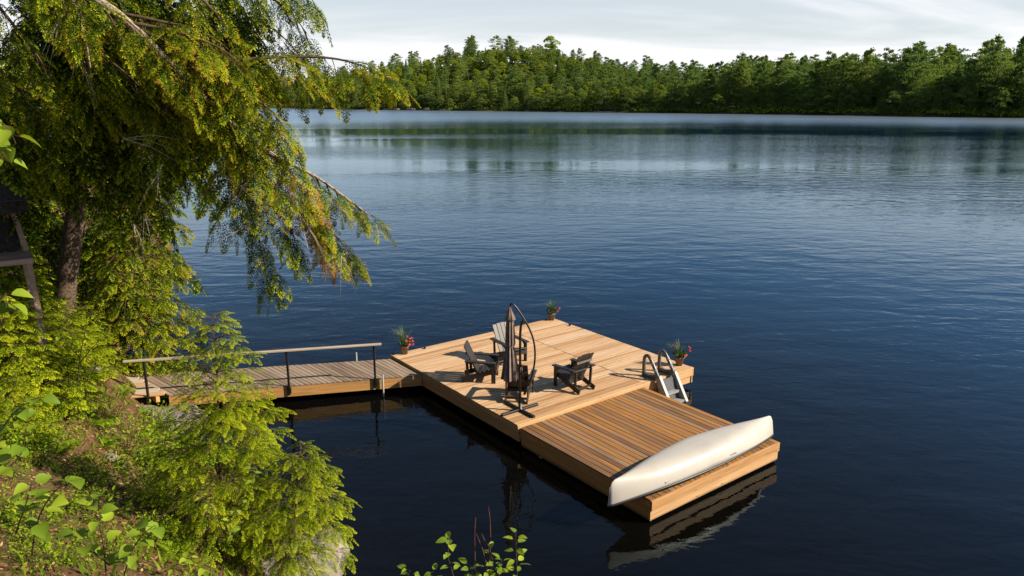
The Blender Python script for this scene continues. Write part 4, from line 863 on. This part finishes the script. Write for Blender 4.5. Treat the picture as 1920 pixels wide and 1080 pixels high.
sapling('birch_sapling', 'dense leafy sprig between the two others at the bottom centre', [st((905, 1130, 5.4), (890, 1085, 5.3), (880, 1060, 5.3)), st((940, 1130, 5.4), (935, 1080, 5.3), (940, 1050, 5.3)), st((830, 1130, 5.4), (820, 1090, 5.3), (812, 1072, 5.3))], .08, LEAF2, 58, step=.04, r=.004)
sapling('leafy_sapling', 'slender sapling with drooping pointed leaves in front of the low hemlock', [st((420, 1000, 7.3), (440, 960, 7.2), (470, 920, 7.2), (475, 880, 7.2)), st((420, 1000, 7.3), (400, 955, 7.2), (380, 935, 7.2), (372, 925, 7.2)), st((430, 1010, 7.3), (425, 980, 7.2), (440, 1000, 7.1))], .085, LEAF2, 59, step=.08, r=.005)
sapling('leafy_sapling', 'sapling with a bare reddish stem rising from the thicket left of the landing', [st((145, 720, 12.2), (150, 670, 12.1), (160, 620, 12.1), (163, 585, 12.1)), st((150, 680, 12.1), (175, 650, 12.0), (205, 620, 12.0)), st((150, 670, 12.1), (120, 640, 12.0), (110, 620, 12.0))], .12, LEAF2, 60, step=.15, r=.009)
sapling('leafy_sapling', 'low leafy sprigs at the foot of the bright young hemlock', [st((300, 1090, 6.3), (330, 1060, 6.2), (355, 1045, 6.2)), st((330, 1100, 6.3), (375, 1070, 6.2), (395, 1050, 6.2)), st((350, 1110, 6.3), (365, 1085, 6.2), (370, 1075, 6.2))], .085, LEAF2, 63, step=.05, r=.004)
tq = empty('bare_twig', at(890, 1110, 5.3), 0, 'thin bare reddish twigs rising between the leafy sprigs at bottom centre', 'twig')
for pp in (((895, 1110), (891, 1060), (890, 1000), (892, 970)), ((915, 1070), (905, 1030), (893, 1000)), ((918, 1060), (920, 1010), (919, 975), (916, 950)), ((920, 1028), (908, 1012), (903, 1000))):
    MB().tube([Vector(at(x, y, 5.3))-tq.location for x, y in pp], list(np.linspace(.005, .0016, len(pp))), 5).build('twig', M['redtwig'], tq)

# ---- ferns: each frond its own piece
def frond_mesh():
    n_ = 20; V = []; Q = []; T = []; q = np.linspace(0, 1, n_)
    P = np.stack([q*.95-.15*q**3, 0*q, .42*q-.55*q**2.2], 1)
    for i in range(1, n_):
        w = .26*math.sin(math.pi*min(1, .16+.84*q[i])**.8)*(1.02-q[i]**3)
        for sg in (-1, 1):
            b = len(V); p = P[i]; tg = unit(P[i]-P[i-1]); d = np.array([.35, sg, -.12]); d = d/np.linalg.norm(d)
            V += [p-tg*.018, p+d*w*.5-tg*.02, p+d*w, p+d*w*.5+tg*.022]; Q.append((b, b+1, b+2, b+3)); T.append(.3+.7*q[i])
    for i in range(n_-1):
        b = len(V); V += [P[i]+(0, -.005, 0), P[i]+(0, .005, 0), P[i+1]+(0, .004, 0), P[i+1]+(0, -.004, 0)]; Q.append((b, b+1, b+2, b+3)); T.append(.5)
    return mesh_np('frond', np.array(V), np.array(Q), M['fern'], np.array(T))
FROND = frond_mesh()
def fern(x, y, size, seed, label, group):
    rg = np.random.default_rng(seed); t = empty('fern', (x, y, gz(x, y)-.01), 0, label, 'fern', group)
    for i in range(int(rg.integers(7, 10))):
        s = size*rg.uniform(.75, 1.1); link('frond', FROND, t, (0, 0, .02), (rg.normal()*.15, -rg.uniform(.1, .65), i*.78+rg.normal()*.25), (s, s, s))
YS = np.arange(3.0, 30, .05)
def ground_at(px, py):
    """where the line of sight meets the bank"""
    X = (px-960)/1400.0; Y = (540-py)/1400.0; c, s_ = math.cos(PITCH), math.sin(PITCH); d = np.array([X, c+Y*s_, -s_+Y*c])/(c+Y*s_)
    z = CAM_Z+d[2]*YS; x = d[0]*YS; k = int(np.argmax(z < ground(x, YS))); return Vector((x[k], YS[k], z[k]))
fern_spots = [(300, 830, .62), (330, 890, .55), (180, 800, .6), (150, 760, .55), (260, 870, .5), (90, 770, .55), (350, 780, .5), (230, 740, .5), (120, 850, .42), (300, 950, .5), (200, 840, .45), (60, 720, .6), (270, 780, .5), (110, 700, .6), (180, 710, .55), (20, 690, .6), (330, 1040, .42)]
for i, (px, py, s) in enumerate(fern_spots):
    g = ground_at(px, py)
    if i == 0: fern(g.x, g.y, .66, 70, 'large arching fern beside the trunk foot of the bright young hemlock', None)
    else: fern(g.x, g.y, s, 70+i, 'green fern growing among leaf litter on the near bank', 'ferns on the near bank')

# ---- small shrubs and ground sprigs (copies share their mesh)
def shrub_mesh(seed, n_=260, r=.42, h=.55, ls=.06):
    rg = np.random.default_rng(seed); ph = rg.uniform(0, 6.28, n_); rr = r*np.sqrt(rg.uniform(0.02, 1, n_)); z = h*rg.uniform(.12, 1, n_)*(1-.5*(rr/r)**2)
    P = np.stack([rr*np.cos(ph), rr*np.sin(ph), z], 1); Dr = unit(np.stack([np.cos(ph), np.sin(ph), rg.normal(size=n_)*.5], 1)+rg.normal(size=(n_, 3))*.4); Sd = unit(np.cross(Dr, np.array([0, 0, 1.])+rg.normal(size=(n_, 3))*.4))
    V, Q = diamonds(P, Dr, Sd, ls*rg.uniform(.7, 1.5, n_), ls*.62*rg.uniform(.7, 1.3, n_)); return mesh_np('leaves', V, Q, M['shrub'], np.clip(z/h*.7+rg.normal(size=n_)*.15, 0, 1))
SH = [shrub_mesh(80+i) for i in range(3)]
def stems_mesh(seed):
    rg = np.random.default_rng(seed); mb = MB()
    for i in range(9):
        a = rg.uniform(0, 6.28); r = rg.uniform(.1, .35); mb.tube([(0, 0, 0), (r*.4*math.cos(a), r*.4*math.sin(a), .22), (r*math.cos(a), r*math.sin(a), .45)], [.006, .004, .002], 4)
    return mb.mesh('stems', M['twig'])
SM = stems_mesh(9)
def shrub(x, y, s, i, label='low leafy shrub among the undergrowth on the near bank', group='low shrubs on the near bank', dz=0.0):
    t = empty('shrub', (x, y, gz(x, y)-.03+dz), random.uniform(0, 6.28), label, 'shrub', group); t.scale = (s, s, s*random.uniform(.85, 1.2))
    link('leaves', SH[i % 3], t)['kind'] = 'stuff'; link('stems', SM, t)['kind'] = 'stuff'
rg = np.random.default_rng(99); k = 0
while k < 150:
    px, py = rg.uniform(-40, 420), rg.uniform(560, 1075)
    if py > 900 and rg.random() < .8: continue
    if 90 < px < 260 and 790 < py < 910 and rg.random() < .9: continue
    if px > 130 and 680 < py < 790: continue
    if px > 200 and py < 700: continue
    g = ground_at(px, py)
    if shore_d(np.array([g.x]), np.array([g.y]))[0] < .25: continue
    shrub(g.x, g.y, rg.uniform(.5, 1.15)*min(1.25, max(.55, g.y/11)), k); k += 1
for i, (x, y, s) in enumerate(((-11.4, 19.2, 1.3), (-12.2, 20.8, 1.6), (-11.7, 18.3, 1.3), (-12.8, 22.5, 1.7), (-13.4, 19.5, 1.6), (-12.5, 17.6, 1.5), (-13.9, 16.2, 1.7), (-11.2, 13.6, 1.4), (-12.0, 14.9, 1.5))):
    shrub(x, y, s, i, 'shaded shrub under the hemlocks at the back of the bank', 'shaded shrubs under the hemlocks')

# ---- leaf litter and grass
n_ = 26000; x = rg.uniform(-11, -.5, n_); y = rg.uniform(3.5, 17, n_); d = shore_d(x, y); m = d > .35; x, y = x[m], y[m]; n_ = len(x)
z = ground(x, y)+rg.uniform(.004, .03, n_); a = rg.uniform(0, 6.28, n_); Dr = np.stack([np.cos(a), np.sin(a), rg.normal(size=n_)*.3-.1], 1); Sd = np.stack([-np.sin(a), np.cos(a), rg.normal(size=n_)*.35], 1)
V, Q = diamonds(np.stack([x, y, z], 1), unit(Dr), unit(Sd), rg.uniform(.03, .09, n_), rg.uniform(.012, .05, n_))
tag(link('leaf_litter', mesh_np('leaf_litter', V, Q, M['litter'], rg.uniform(0, 1, n_))), 'brown fallen leaves and needles covering the near bank', 'leaf litter', kind='stuff')
n_ = 15000; x = rg.uniform(-11, -.5, n_); y = rg.uniform(3.5, 18, n_); keep = (shore_d(x, y) > .3) & (fbm(x*.7, y*.7, 21) > -.01); x, y = x[keep], y[keep]; n_ = len(x)
a = rg.uniform(0, 6.28, n_); Dr = np.stack([np.cos(a)*.5, np.sin(a)*.5, rg.uniform(.4, 1.2, n_)], 1); Sd = np.stack([-np.sin(a), np.cos(a), 0*a], 1)
V, Q = diamonds(np.stack([x, y, ground(x, y)-.01], 1), unit(Dr), Sd, rg.uniform(.08, .24, n_), rg.uniform(.012, .04, n_))
tag(link('ground_cover', mesh_np('ground_cover', V, Q, M['shrub'], rg.uniform(.0, .6, n_))), 'short green grass and sprigs over the near bank', 'ground cover', kind='stuff')

# ---- rocks
def rock(pos, size, seed, label, mat='rock', rz=0.0, group=None, sub=4):
    import bmesh
    bm = bmesh.new(); bmesh.ops.create_icosphere(bm, subdivisions=sub, radius=1.0)
    co = np.array([v.co[:] for v in bm.verts]); nz_ = fbm(co[:, 0]*1.3+seed, co[:, 1]*1.3+co[:, 2]*1.1, seed, 5)+.7*fbm(co[:, 2]*2.1+seed, co[:, 0]*1.9, seed+3, 4)
    co = co*(1+.55*nz_[:, None]); co[:, 2] = np.where(co[:, 2] > .55, .55+(co[:, 2]-.55)*.35, co[:, 2]); co *= np.array(size)
    for v, c in zip(bm.verts, co): v.co = c
    me = bpy.data.meshes.new('rock'); bm.to_mesh(me); bm.free(); me.polygons.foreach_set('use_smooth', [True]*len(me.polygons)); me.materials.append(M[mat])
    return tag(link('rock', me, None, pos, (0, 0, rz)), label, 'rock', group)
rock((-4.0, 10.25, .45), (1.35, .95, .85), 3, 'large pale granite slab sloping into the water at the bottom', rz=.6)
g = onz(222, 760, .55); rock((g.x, g.y, .12), (.85, .65, .42), 5, 'pale boulder under the landing boards', rz=.3)
g = onz(330, 770, .3); rock((g.x, g.y, .05), (.7, .6, .35), 6, 'grey boulder at the waterline beneath the gangway end', rz=1.1)
g = onz(165, 745, .7); rock((g.x, g.y, .35), (.5, .45, .35), 8, 'small pale rock left of the landing boards', rz=2.0)
g = ground_at(205, 860); rock((g.x, g.y, g.z), (.16, .13, .10), 9, 'small grey stone among the ferns on the bank', sub=3)
g = ground_at(170, 700); rock((g.x, g.y, g.z+.05), (.25, .2, .2), 10, 'pale stone standing beside the landing', sub=3)
for i, (x, y, s, lb) in enumerate(((-3.6, 14.0, .7, 'brown sunken boulder nearest the dark cove centre'), (-4.4, 12.4, .9, 'sunken boulder close to the bank under the young hemlock'), (-2.0, 11.9, .6, 'sunken rock beside the granite slab'), (-1.2, 10.9, .7, 'reddish sunken rock near the bottom edge of the picture'))):
    rock((x, y, -1.15), (s*1.2, s, s*.5), 20+i, lb, rz=i)

# ------------------------------------------------------------------ wooden shelter at the left edge
sh0 = at(62, 484, 12.6); zs = sh0.z
shl = empty('wooden_shelter', (sh0.x, sh0.y, gz(sh0.x, sh0.y)), R(36), 'weathered wooden shelter with a shingled roof at the left edge', 'shelter')
def LS(x, y, z): return Vector((x, y, z+zs-shl.location.z))
gl_ = shl.location.z-zs
for x, sx in ((-.10, 1), (-1.55, -1)):
    MB().bar(LS(x+sx*.03, .06, -.03), LS(x+sx*.12, .06, gl_-.3), .085, .085, up=(0, 1, 0)).build('post', M['shed'], shl)
    MB().bar(LS(x+sx*.06, .86, .0), LS(x-sx*.08, .86, .92), .085, .085, up=(0, 1, 0)).build('post', M['shed'], shl)
    MB().bar(LS(x, .84, -.03), LS(x+sx*.1, .9, gl_-.3), .085, .085, up=(0, 1, 0)).build('post', M['shed'], shl)
for i in range(6): MB().box(LS(-.82, .08+i*.152, -.018), (1.64, .14, .034), None, .004).build('seat_board', M['shed'], shl)
MB().bar(LS(-1.64, -.012, -.04), LS(0, -.012, -.04), .03, .09).build('front_beam', M['shed'], shl)
for i in range(8): MB().box(LS(-1.5+i*.185, .93, .44), (.175, .02, .86)).build('shade_panel', M['darkpanel'], shl)  # dark boards paint the shade inside the open shelter
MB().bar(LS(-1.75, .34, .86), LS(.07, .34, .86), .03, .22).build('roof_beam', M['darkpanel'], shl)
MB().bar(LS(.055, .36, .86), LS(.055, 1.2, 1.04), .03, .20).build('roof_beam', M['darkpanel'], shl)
for j in range(6):
    for i in range(11):
        MB().box(LS(-1.80+.185*i-(.09 if j % 2 else 0), .36+j*.15, .985+j*.034), (.178, .19, .014), Matrix.Rotation(R(9), 3, 'X')).build('shingle', M['shingle'], shl)

# ------------------------------------------------------------------ far shore forest
def cards(rg, P, Nrm, size, flat=.0):
    k = len(P); d = unit(rg.normal(size=(k, 3))*(1-flat)+Nrm*.8); d2 = unit(np.cross(d, rg.normal(size=(k, 3))+np.array([0, 0, flat*2.5])))
    return diamonds(P, d, d2, size*rg.uniform(.7, 1.4, k), size*.75*rg.uniform(.7, 1.3, k))
def spruce_crown(seed, n_=3600, h=1.0, r=.17, low=.03, size=.028, power=.9):
    rg = np.random.default_rng(seed); q = low+(1-low)*(1-np.sqrt(rg.uniform(0, 1, n_))); q = np.round(q*24)/24+rg.normal(size=n_)*.010; a = rg.uniform(0, 6.28, n_)
    lob = 1+.30*np.sin(a*3+np.floor(q*24)*2.1)+.15*np.sin(a*7+q*40); R_ = r*np.clip(1-q, 0, 1)**power*lob; rr = R_*np.sqrt(rg.uniform(.25, 1, n_))
    P = np.stack([rr*np.cos(a), rr*np.sin(a), (q-.25*rr)*h], 1); V, Q = cards(rg, P, np.stack([np.cos(a), np.sin(a), -.3+0*a], 1), size, .3)
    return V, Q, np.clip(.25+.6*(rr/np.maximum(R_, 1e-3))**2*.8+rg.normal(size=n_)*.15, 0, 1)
def pine_crown(seed, n_=3600, r=.17, size=.027, low=.14):
    rg = np.random.default_rng(seed); nb = 34; P = []; Nn = []
    per = n_//nb
    for i in range(nb):
        q = low+(1-low)*(i+rg.uniform(0, .8))/nb; a = i*2.4+rg.normal()*.5; l = r*(.45+.75*math.sin(math.pi*min(1, (1.03-q)/(1.03-low)))**.7)*rg.uniform(.5, 1.25)*(1 if q < .9 else .6)
        c = np.array([l*.75*math.cos(a), l*.75*math.sin(a), q+.02]); P.append(c+rg.normal(size=(per, 3))*np.array([l*.32, l*.32, .012])+np.array([0, 0, 0])); Nn.append(np.tile([math.cos(a), math.sin(a), .5], (per, 1)))
    P = np.concatenate(P); Nn = np.concatenate(Nn); V, Q = cards(rg, P, Nn, size, .35); return V, Q, np.clip(.4+rg.normal(size=len(Q))*.25, 0, 1)
def decid_crown(seed, n_=3600, r=.30, size=.031, low=.16):
    rg = np.random.default_rng(seed); nl = 13; P = []; Nn = []; per = n_//nl
    for i in range(nl):
        a = i*2.4; q = low+.14+(.70-low*.5)*((i+.5)/nl); rc = r*.68*math.sin(math.pi*min(.97, .28+.68*(i+.5)/nl)); c = np.array([rc*math.cos(a), rc*math.sin(a), q*.98])+rg.normal(size=3)*.03; rl = r*rg.uniform(.34, .52)
        n__ = unit(rg.normal(size=(per, 3))); n__[:, 2] = np.abs(n__[:, 2])*1.0-.25; P.append(c+n__*rl*rg.uniform(.75, 1.05, (per, 1))*np.array([1, 1, .8])); Nn.append(n__)
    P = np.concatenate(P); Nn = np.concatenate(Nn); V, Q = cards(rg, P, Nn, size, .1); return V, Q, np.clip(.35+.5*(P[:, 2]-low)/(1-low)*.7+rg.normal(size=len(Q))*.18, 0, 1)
KINDS = {'spruce': [spruce_crown(i, r=rr) for i, rr in ((1, .15), (2, .18), (3, .13))], 'pine': [pine_crown(11, r=.14), pine_crown(12, r=.17), pine_crown(13, r=.12, low=.3), pine_crown(14, r=.15, low=.1)], 'broadleaf': [decid_crown(21), decid_crown(22, r=.34), decid_crown(23, r=.27)]}
FM = {'spruce': 'fspruce', 'pine': 'fpine', 'broadleaf': 'fdecid'}
CM = {k: [mesh_np('crown', V, Q, M[FM[k]], T) for V, Q, T in v] for k, v in KINDS.items()}
SHADE_BUSH = [mesh_np('crown', *decid_crown(i+30, low=.0, r=.36)[:2], M['fspruce'], decid_crown(i+30, low=.0, r=.36)[2]) for i in range(3)]  # leafy bushes in dark spruce colour, painting shade below the taller trees
CMB = [mesh_np('crown', V, Q, M['fbright'], T) for V, Q, T in KINDS['broadleaf']]
TRUNK = MB().tube([(0, 0, -.05), (.004, 0, .3), (0, .003, .6), (0, 0, .96)], [.016, .013, .008, .002], 6).mesh('trunk', M['fbark'])
LAB = {'spruce': 'dark pointed spruce among the trees of the far shore', 'pine': 'ragged-topped pine among the trees of the far shore', 'broadleaf': 'rounded leafy tree among the trees of the far shore'}
NAMES = {'spruce': 'spruce_tree', 'pine': 'pine_tree', 'broadleaf': 'broadleaf_tree'}
def far_tree(kind, x, y, h, i, label=None, group=None, crown=None, wide=1.0):
    t = empty(NAMES[kind], (x, y, float(far_ground(np.array([x]), np.array([y]))[0])-.2), random.uniform(0, 6.28), label or LAB[kind], 'tree', group or ('far shore ' + kind + ' trees' if not label else None))
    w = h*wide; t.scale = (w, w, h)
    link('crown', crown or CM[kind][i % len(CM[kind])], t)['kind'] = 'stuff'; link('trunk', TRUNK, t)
    return t
def far_point(px, depth):
    """plan position on the far shore: bearing of photo column px, depth metres behind the waterline"""
    X = (px-960)/1400.0; y = np.arange(180, 900, 2.0); x = X*(y*.9687+(CAM_Z-4)*.2486); k = int(np.argmax(far_d(x, y) > depth)); return float(x[k]), float(y[k])
rg = np.random.default_rng(5)
def pick(px, depth):
    u_ = rg.random()
    if px > 1280: return 'pine' if u_ < .66 else ('spruce' if u_ < .88 else 'broadleaf')
    if depth < 25: return 'spruce' if u_ < .42 else ('pine' if u_ < .78 else 'broadleaf')
    return 'broadleaf' if u_ < .50 else ('pine' if u_ < .72 else 'spruce')
def height(kind, px):
    big = .98-.10*float(sstep(1150, 1300, px))+.14*float(sstep(1450, 1880, px))
    sm = 0.82+.38*float(sstep(1150, 1400, px))
    return {'spruce': rg.uniform(9, 17)*sm, 'pine': (rg.uniform(12, 19) if rg.random() < .7 else rg.uniform(19, 24))*sm, 'broadleaf': rg.uniform(9, 14)*sm}[kind]*big
# skyline trees that stand out
for px, dep, h, kind, lb in ((888, 118, 18, 'pine', 'tallest ragged pine on the crest of the wooded hill'), (602, 60, 25, 'pine', 'lone ragged pine at the left end of the far wooded ridge'), (1030, 125, 21, 'broadleaf', 'rounded leafy tree crowning the top of the far hill'), (820, 14, 19, 'spruce', 'slender pale spruce standing in front of the far hill forest'), (1855, 14, 27, 'pine', 'tallest pine of the stand at the right edge of the far shore'), (1690, 10, 24, 'pine', 'tall pine left of the highest stand on the far right shore'), (1618, 12, 21.5, 'pine', 'open-topped pine above the straight stretch of far shore trees')):
    x, y = far_point(px, dep); far_tree(kind, x, y, h, int(h), lb)
for px, dep, h, lb in ((1112, 3, 9, 'fresh yellow-green small tree at the far waterline, left one'), (1150, 8, 11, 'fresh yellow-green small tree left of the far shore rocks'), (1050, 6, 8, 'small bright tree in the shade at the foot of the far hill'), (1880, 8, 13, 'yellow-green young tree among the tall pines at far right'), (1165, 14, 12, 'yellow-green leafy tree just above the far shore steps')):
    x, y = far_point(px, dep); far_tree('broadleaf', x, y, h, int(h), lb, crown=CMB[int(h) % 3])
# the front rows, tree by tree
n_ = 0
for row, (dep, sp) in enumerate(((4, 14), (10, 14), (18, 14), (28, 15))):
    px = 400.0
    while px < 1960:
        p = px+rg.normal()*5; dd = dep+rg.uniform(-2.5, 4); kind = pick(p, dd)
        hh = height(kind, p)*(.75 if row == 0 else .9 if row == 1 else 1)
        cr = None
        if row == 0 and (kind != 'spruce' or rg.random() < .4): kind = 'broadleaf'; hh = rg.uniform(6, 12); cr = SHADE_BUSH[n_ % 3]
        x, y = far_point(p, max(dd, 1.5)); far_tree(kind, x, y, hh, n_, crown=cr, wide=rg.uniform(.85, 1.25)*(1.15 if row < 2 else 1)); n_ += 1
        px += sp*rg.uniform(.8, 1.35)*(1.15 if p > 1400 else 1.0)
# the rest of the hillside reads as one mass
Vs, Qs, Ts, off = {}, {}, {}, {}
acc = {k: [] for k in KINDS}
for dep in (38, 47, 56, 65, 75, 85, 96, 107, 118, 130, 143, 157, 172):
    px = 250.0
    while px < 2050:
        p = px+rg.normal()*7; dd = dep+rg.uniform(-5, 5); X = (p-960)/1400.0; kind = pick(p, dd); x, y = far_point(p, 2); dirn = unit(np.array([x, y])); x += dirn[0]*dd*1.1; y += dirn[1]*dd*1.1
        if far_d(np.array([x]), np.array([y]))[0] > 8: acc[kind].append((x, y, height(kind, p)*rg.uniform(.8, 1.05)))
        px += 13*rg.uniform(.8, 1.3)*(1.6 if p > 1300 else 1)
def scatter_group(name, crowns):
    """one forest object: crowns set on its points"""
    ng = bpy.data.node_groups.new(name, 'GeometryNodeTree'); ng.interface.new_socket('Geometry', in_out='INPUT', socket_type='NodeSocketGeometry'); ng.interface.new_socket('Geometry', in_out='OUTPUT', socket_type='NodeSocketGeometry')
    N = ng.nodes.new; L = ng.links.new; gi = N('NodeGroupInput'); go = N('NodeGroupOutput'); jn = N('GeometryNodeJoinGeometry')
    def attr(nm, ty):
        a = N('GeometryNodeInputNamedAttribute'); a.data_type = ty; a.inputs['Name'].default_value = nm; return a.outputs['Attribute']
    rot = attr('rot', 'FLOAT_VECTOR'); scl = attr('scl', 'FLOAT_VECTOR'); var = attr('var', 'INT')
    e2r = N('FunctionNodeEulerToRotation'); L(rot, e2r.inputs[0])
    for i, ob in enumerate(crowns):
        cmp_ = N('FunctionNodeCompare'); cmp_.data_type = 'INT'; cmp_.operation = 'EQUAL'; L(var, cmp_.inputs[2]); cmp_.inputs[3].default_value = i
        oi = N('GeometryNodeObjectInfo'); oi.transform_space = 'ORIGINAL'; oi.inputs['Object'].default_value = ob; oi.inputs['As Instance'].default_value = True
        ip = N('GeometryNodeInstanceOnPoints'); L(gi.outputs[0], ip.inputs['Points']); L(cmp_.outputs[0], ip.inputs['Selection']); L(oi.outputs['Geometry'], ip.inputs['Instance']); L(e2r.outputs[0], ip.inputs['Rotation']); L(scl, ip.inputs['Scale']); L(ip.outputs[0], jn.inputs[0])
    L(jn.outputs[0], go.inputs[0]); return ng
allc = {k: [] for k in KINDS}
for o in bpy.data.objects:
    if o.name.startswith('crown') and o.type == 'MESH':
        for k in KINDS:
            for me in CM[k]:
                if o.data == me and all(q.data != me for q in allc[k]): allc[k].append(o)
for me in CMB:  # brighter crowns mixed in to paint sunlit patches on the hill
    q = [o for o in bpy.data.objects if o.type == 'MESH' and o.data == me]
    if q: allc['broadleaf'].append(q[0])
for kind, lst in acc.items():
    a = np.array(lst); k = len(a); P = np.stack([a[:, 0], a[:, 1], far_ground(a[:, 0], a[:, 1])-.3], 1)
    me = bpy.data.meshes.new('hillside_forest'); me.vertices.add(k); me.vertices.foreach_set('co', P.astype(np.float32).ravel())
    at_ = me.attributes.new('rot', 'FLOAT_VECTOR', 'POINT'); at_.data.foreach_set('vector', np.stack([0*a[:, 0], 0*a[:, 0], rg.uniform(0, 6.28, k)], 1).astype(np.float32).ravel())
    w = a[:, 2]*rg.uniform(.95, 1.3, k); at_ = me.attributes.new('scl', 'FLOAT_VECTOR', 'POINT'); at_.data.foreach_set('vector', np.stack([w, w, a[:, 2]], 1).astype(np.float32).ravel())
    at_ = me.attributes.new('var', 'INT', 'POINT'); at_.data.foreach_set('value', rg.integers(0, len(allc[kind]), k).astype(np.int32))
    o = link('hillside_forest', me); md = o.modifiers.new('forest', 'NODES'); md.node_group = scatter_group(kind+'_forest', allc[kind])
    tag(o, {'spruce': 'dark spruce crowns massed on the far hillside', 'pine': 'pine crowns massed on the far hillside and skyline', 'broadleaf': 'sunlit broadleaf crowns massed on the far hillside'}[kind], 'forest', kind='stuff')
# undergrowth along the far waterline
n_ = 9000; px = rg.uniform(440, 1990, n_); bx = np.array([far_point(p, 1.0) for p in np.linspace(430, 2000, 120)]); x = np.interp(px, np.linspace(430, 2000, 120), bx[:, 0]); y = np.interp(px, np.linspace(430, 2000, 120), bx[:, 1])
dd = rg.uniform(-.2, 9, n_); y = y+dd; z = far_ground(x, y)+rg.uniform(0, 2.6, n_)*np.clip(.4+fbm(px*.05, dd*.3, 2)*2, 0, 1)
V, Q = cards(rg, np.stack([x, y, z], 1), np.tile([0, -.3, .6], (n_, 1)), .8, .2)
tag(link('far_undergrowth', mesh_np('far_undergrowth', V, Q, M['fdecid'], rg.uniform(0, .8, n_))), 'low bushes along the far waterline under the trees', 'undergrowth', kind='stuff')
fr = [(1135, 8, 1.5), (1120, 4, 1.1), (1150, 5, 1.2), (1050, 4.5, 1.2), (1060, 3, 1.0), (770, 5, 2.6), (745, 4, 2.2), (800, 4, 2.4), (725, 4, 1.9), (830, 3.5, 1.6), (990, 3, 1.5), (1700, 3.5, .7)]
lbs = ['long pale rock slab at the far waterline', 'pale rock left of the far rock slab', 'pale rock right of the far rock slab', 'low rock at the far waterline below the hill', 'small rock beside the low far waterline rock', 'broad dark ledge at the foot of the hill, left end', 'dark rock ledge left of the broad ledge', 'dark rock ledge right of the broad ledge', 'leftmost dark rock of the far ledges', 'small dark rock at the right of the far ledges', 'lone dark rock below the hill forest', 'low pale rock on the far right shore']
for i, (px, w, h) in enumerate(fr):
    x, y = far_point(px, .6); rock((x, y-.3, -.15), (w*.7, 1.8, h*.75), 60+i, lbs[i], 'farrock' if 4 < i < 11 else 'rock', rz=-.5, sub=3)
x, y = far_point(1150, 5); stp = empty('wooden_steps', (x, y, float(far_ground(np.array([x]), np.array([y]))[0])), .5, 'small brown wooden steps above the pale rocks on the far shore', 'steps')
for i in range(5): MB().box((0, i*.55, .4+i*.55), (4.2, .5, .16)).build('step', M['shed'], stp)
for s in (-2, 2): MB().bar((s, -.3, .5), (s, 2.6, 3.4), .12, .3).build('side_beam', M['shed'], stp)
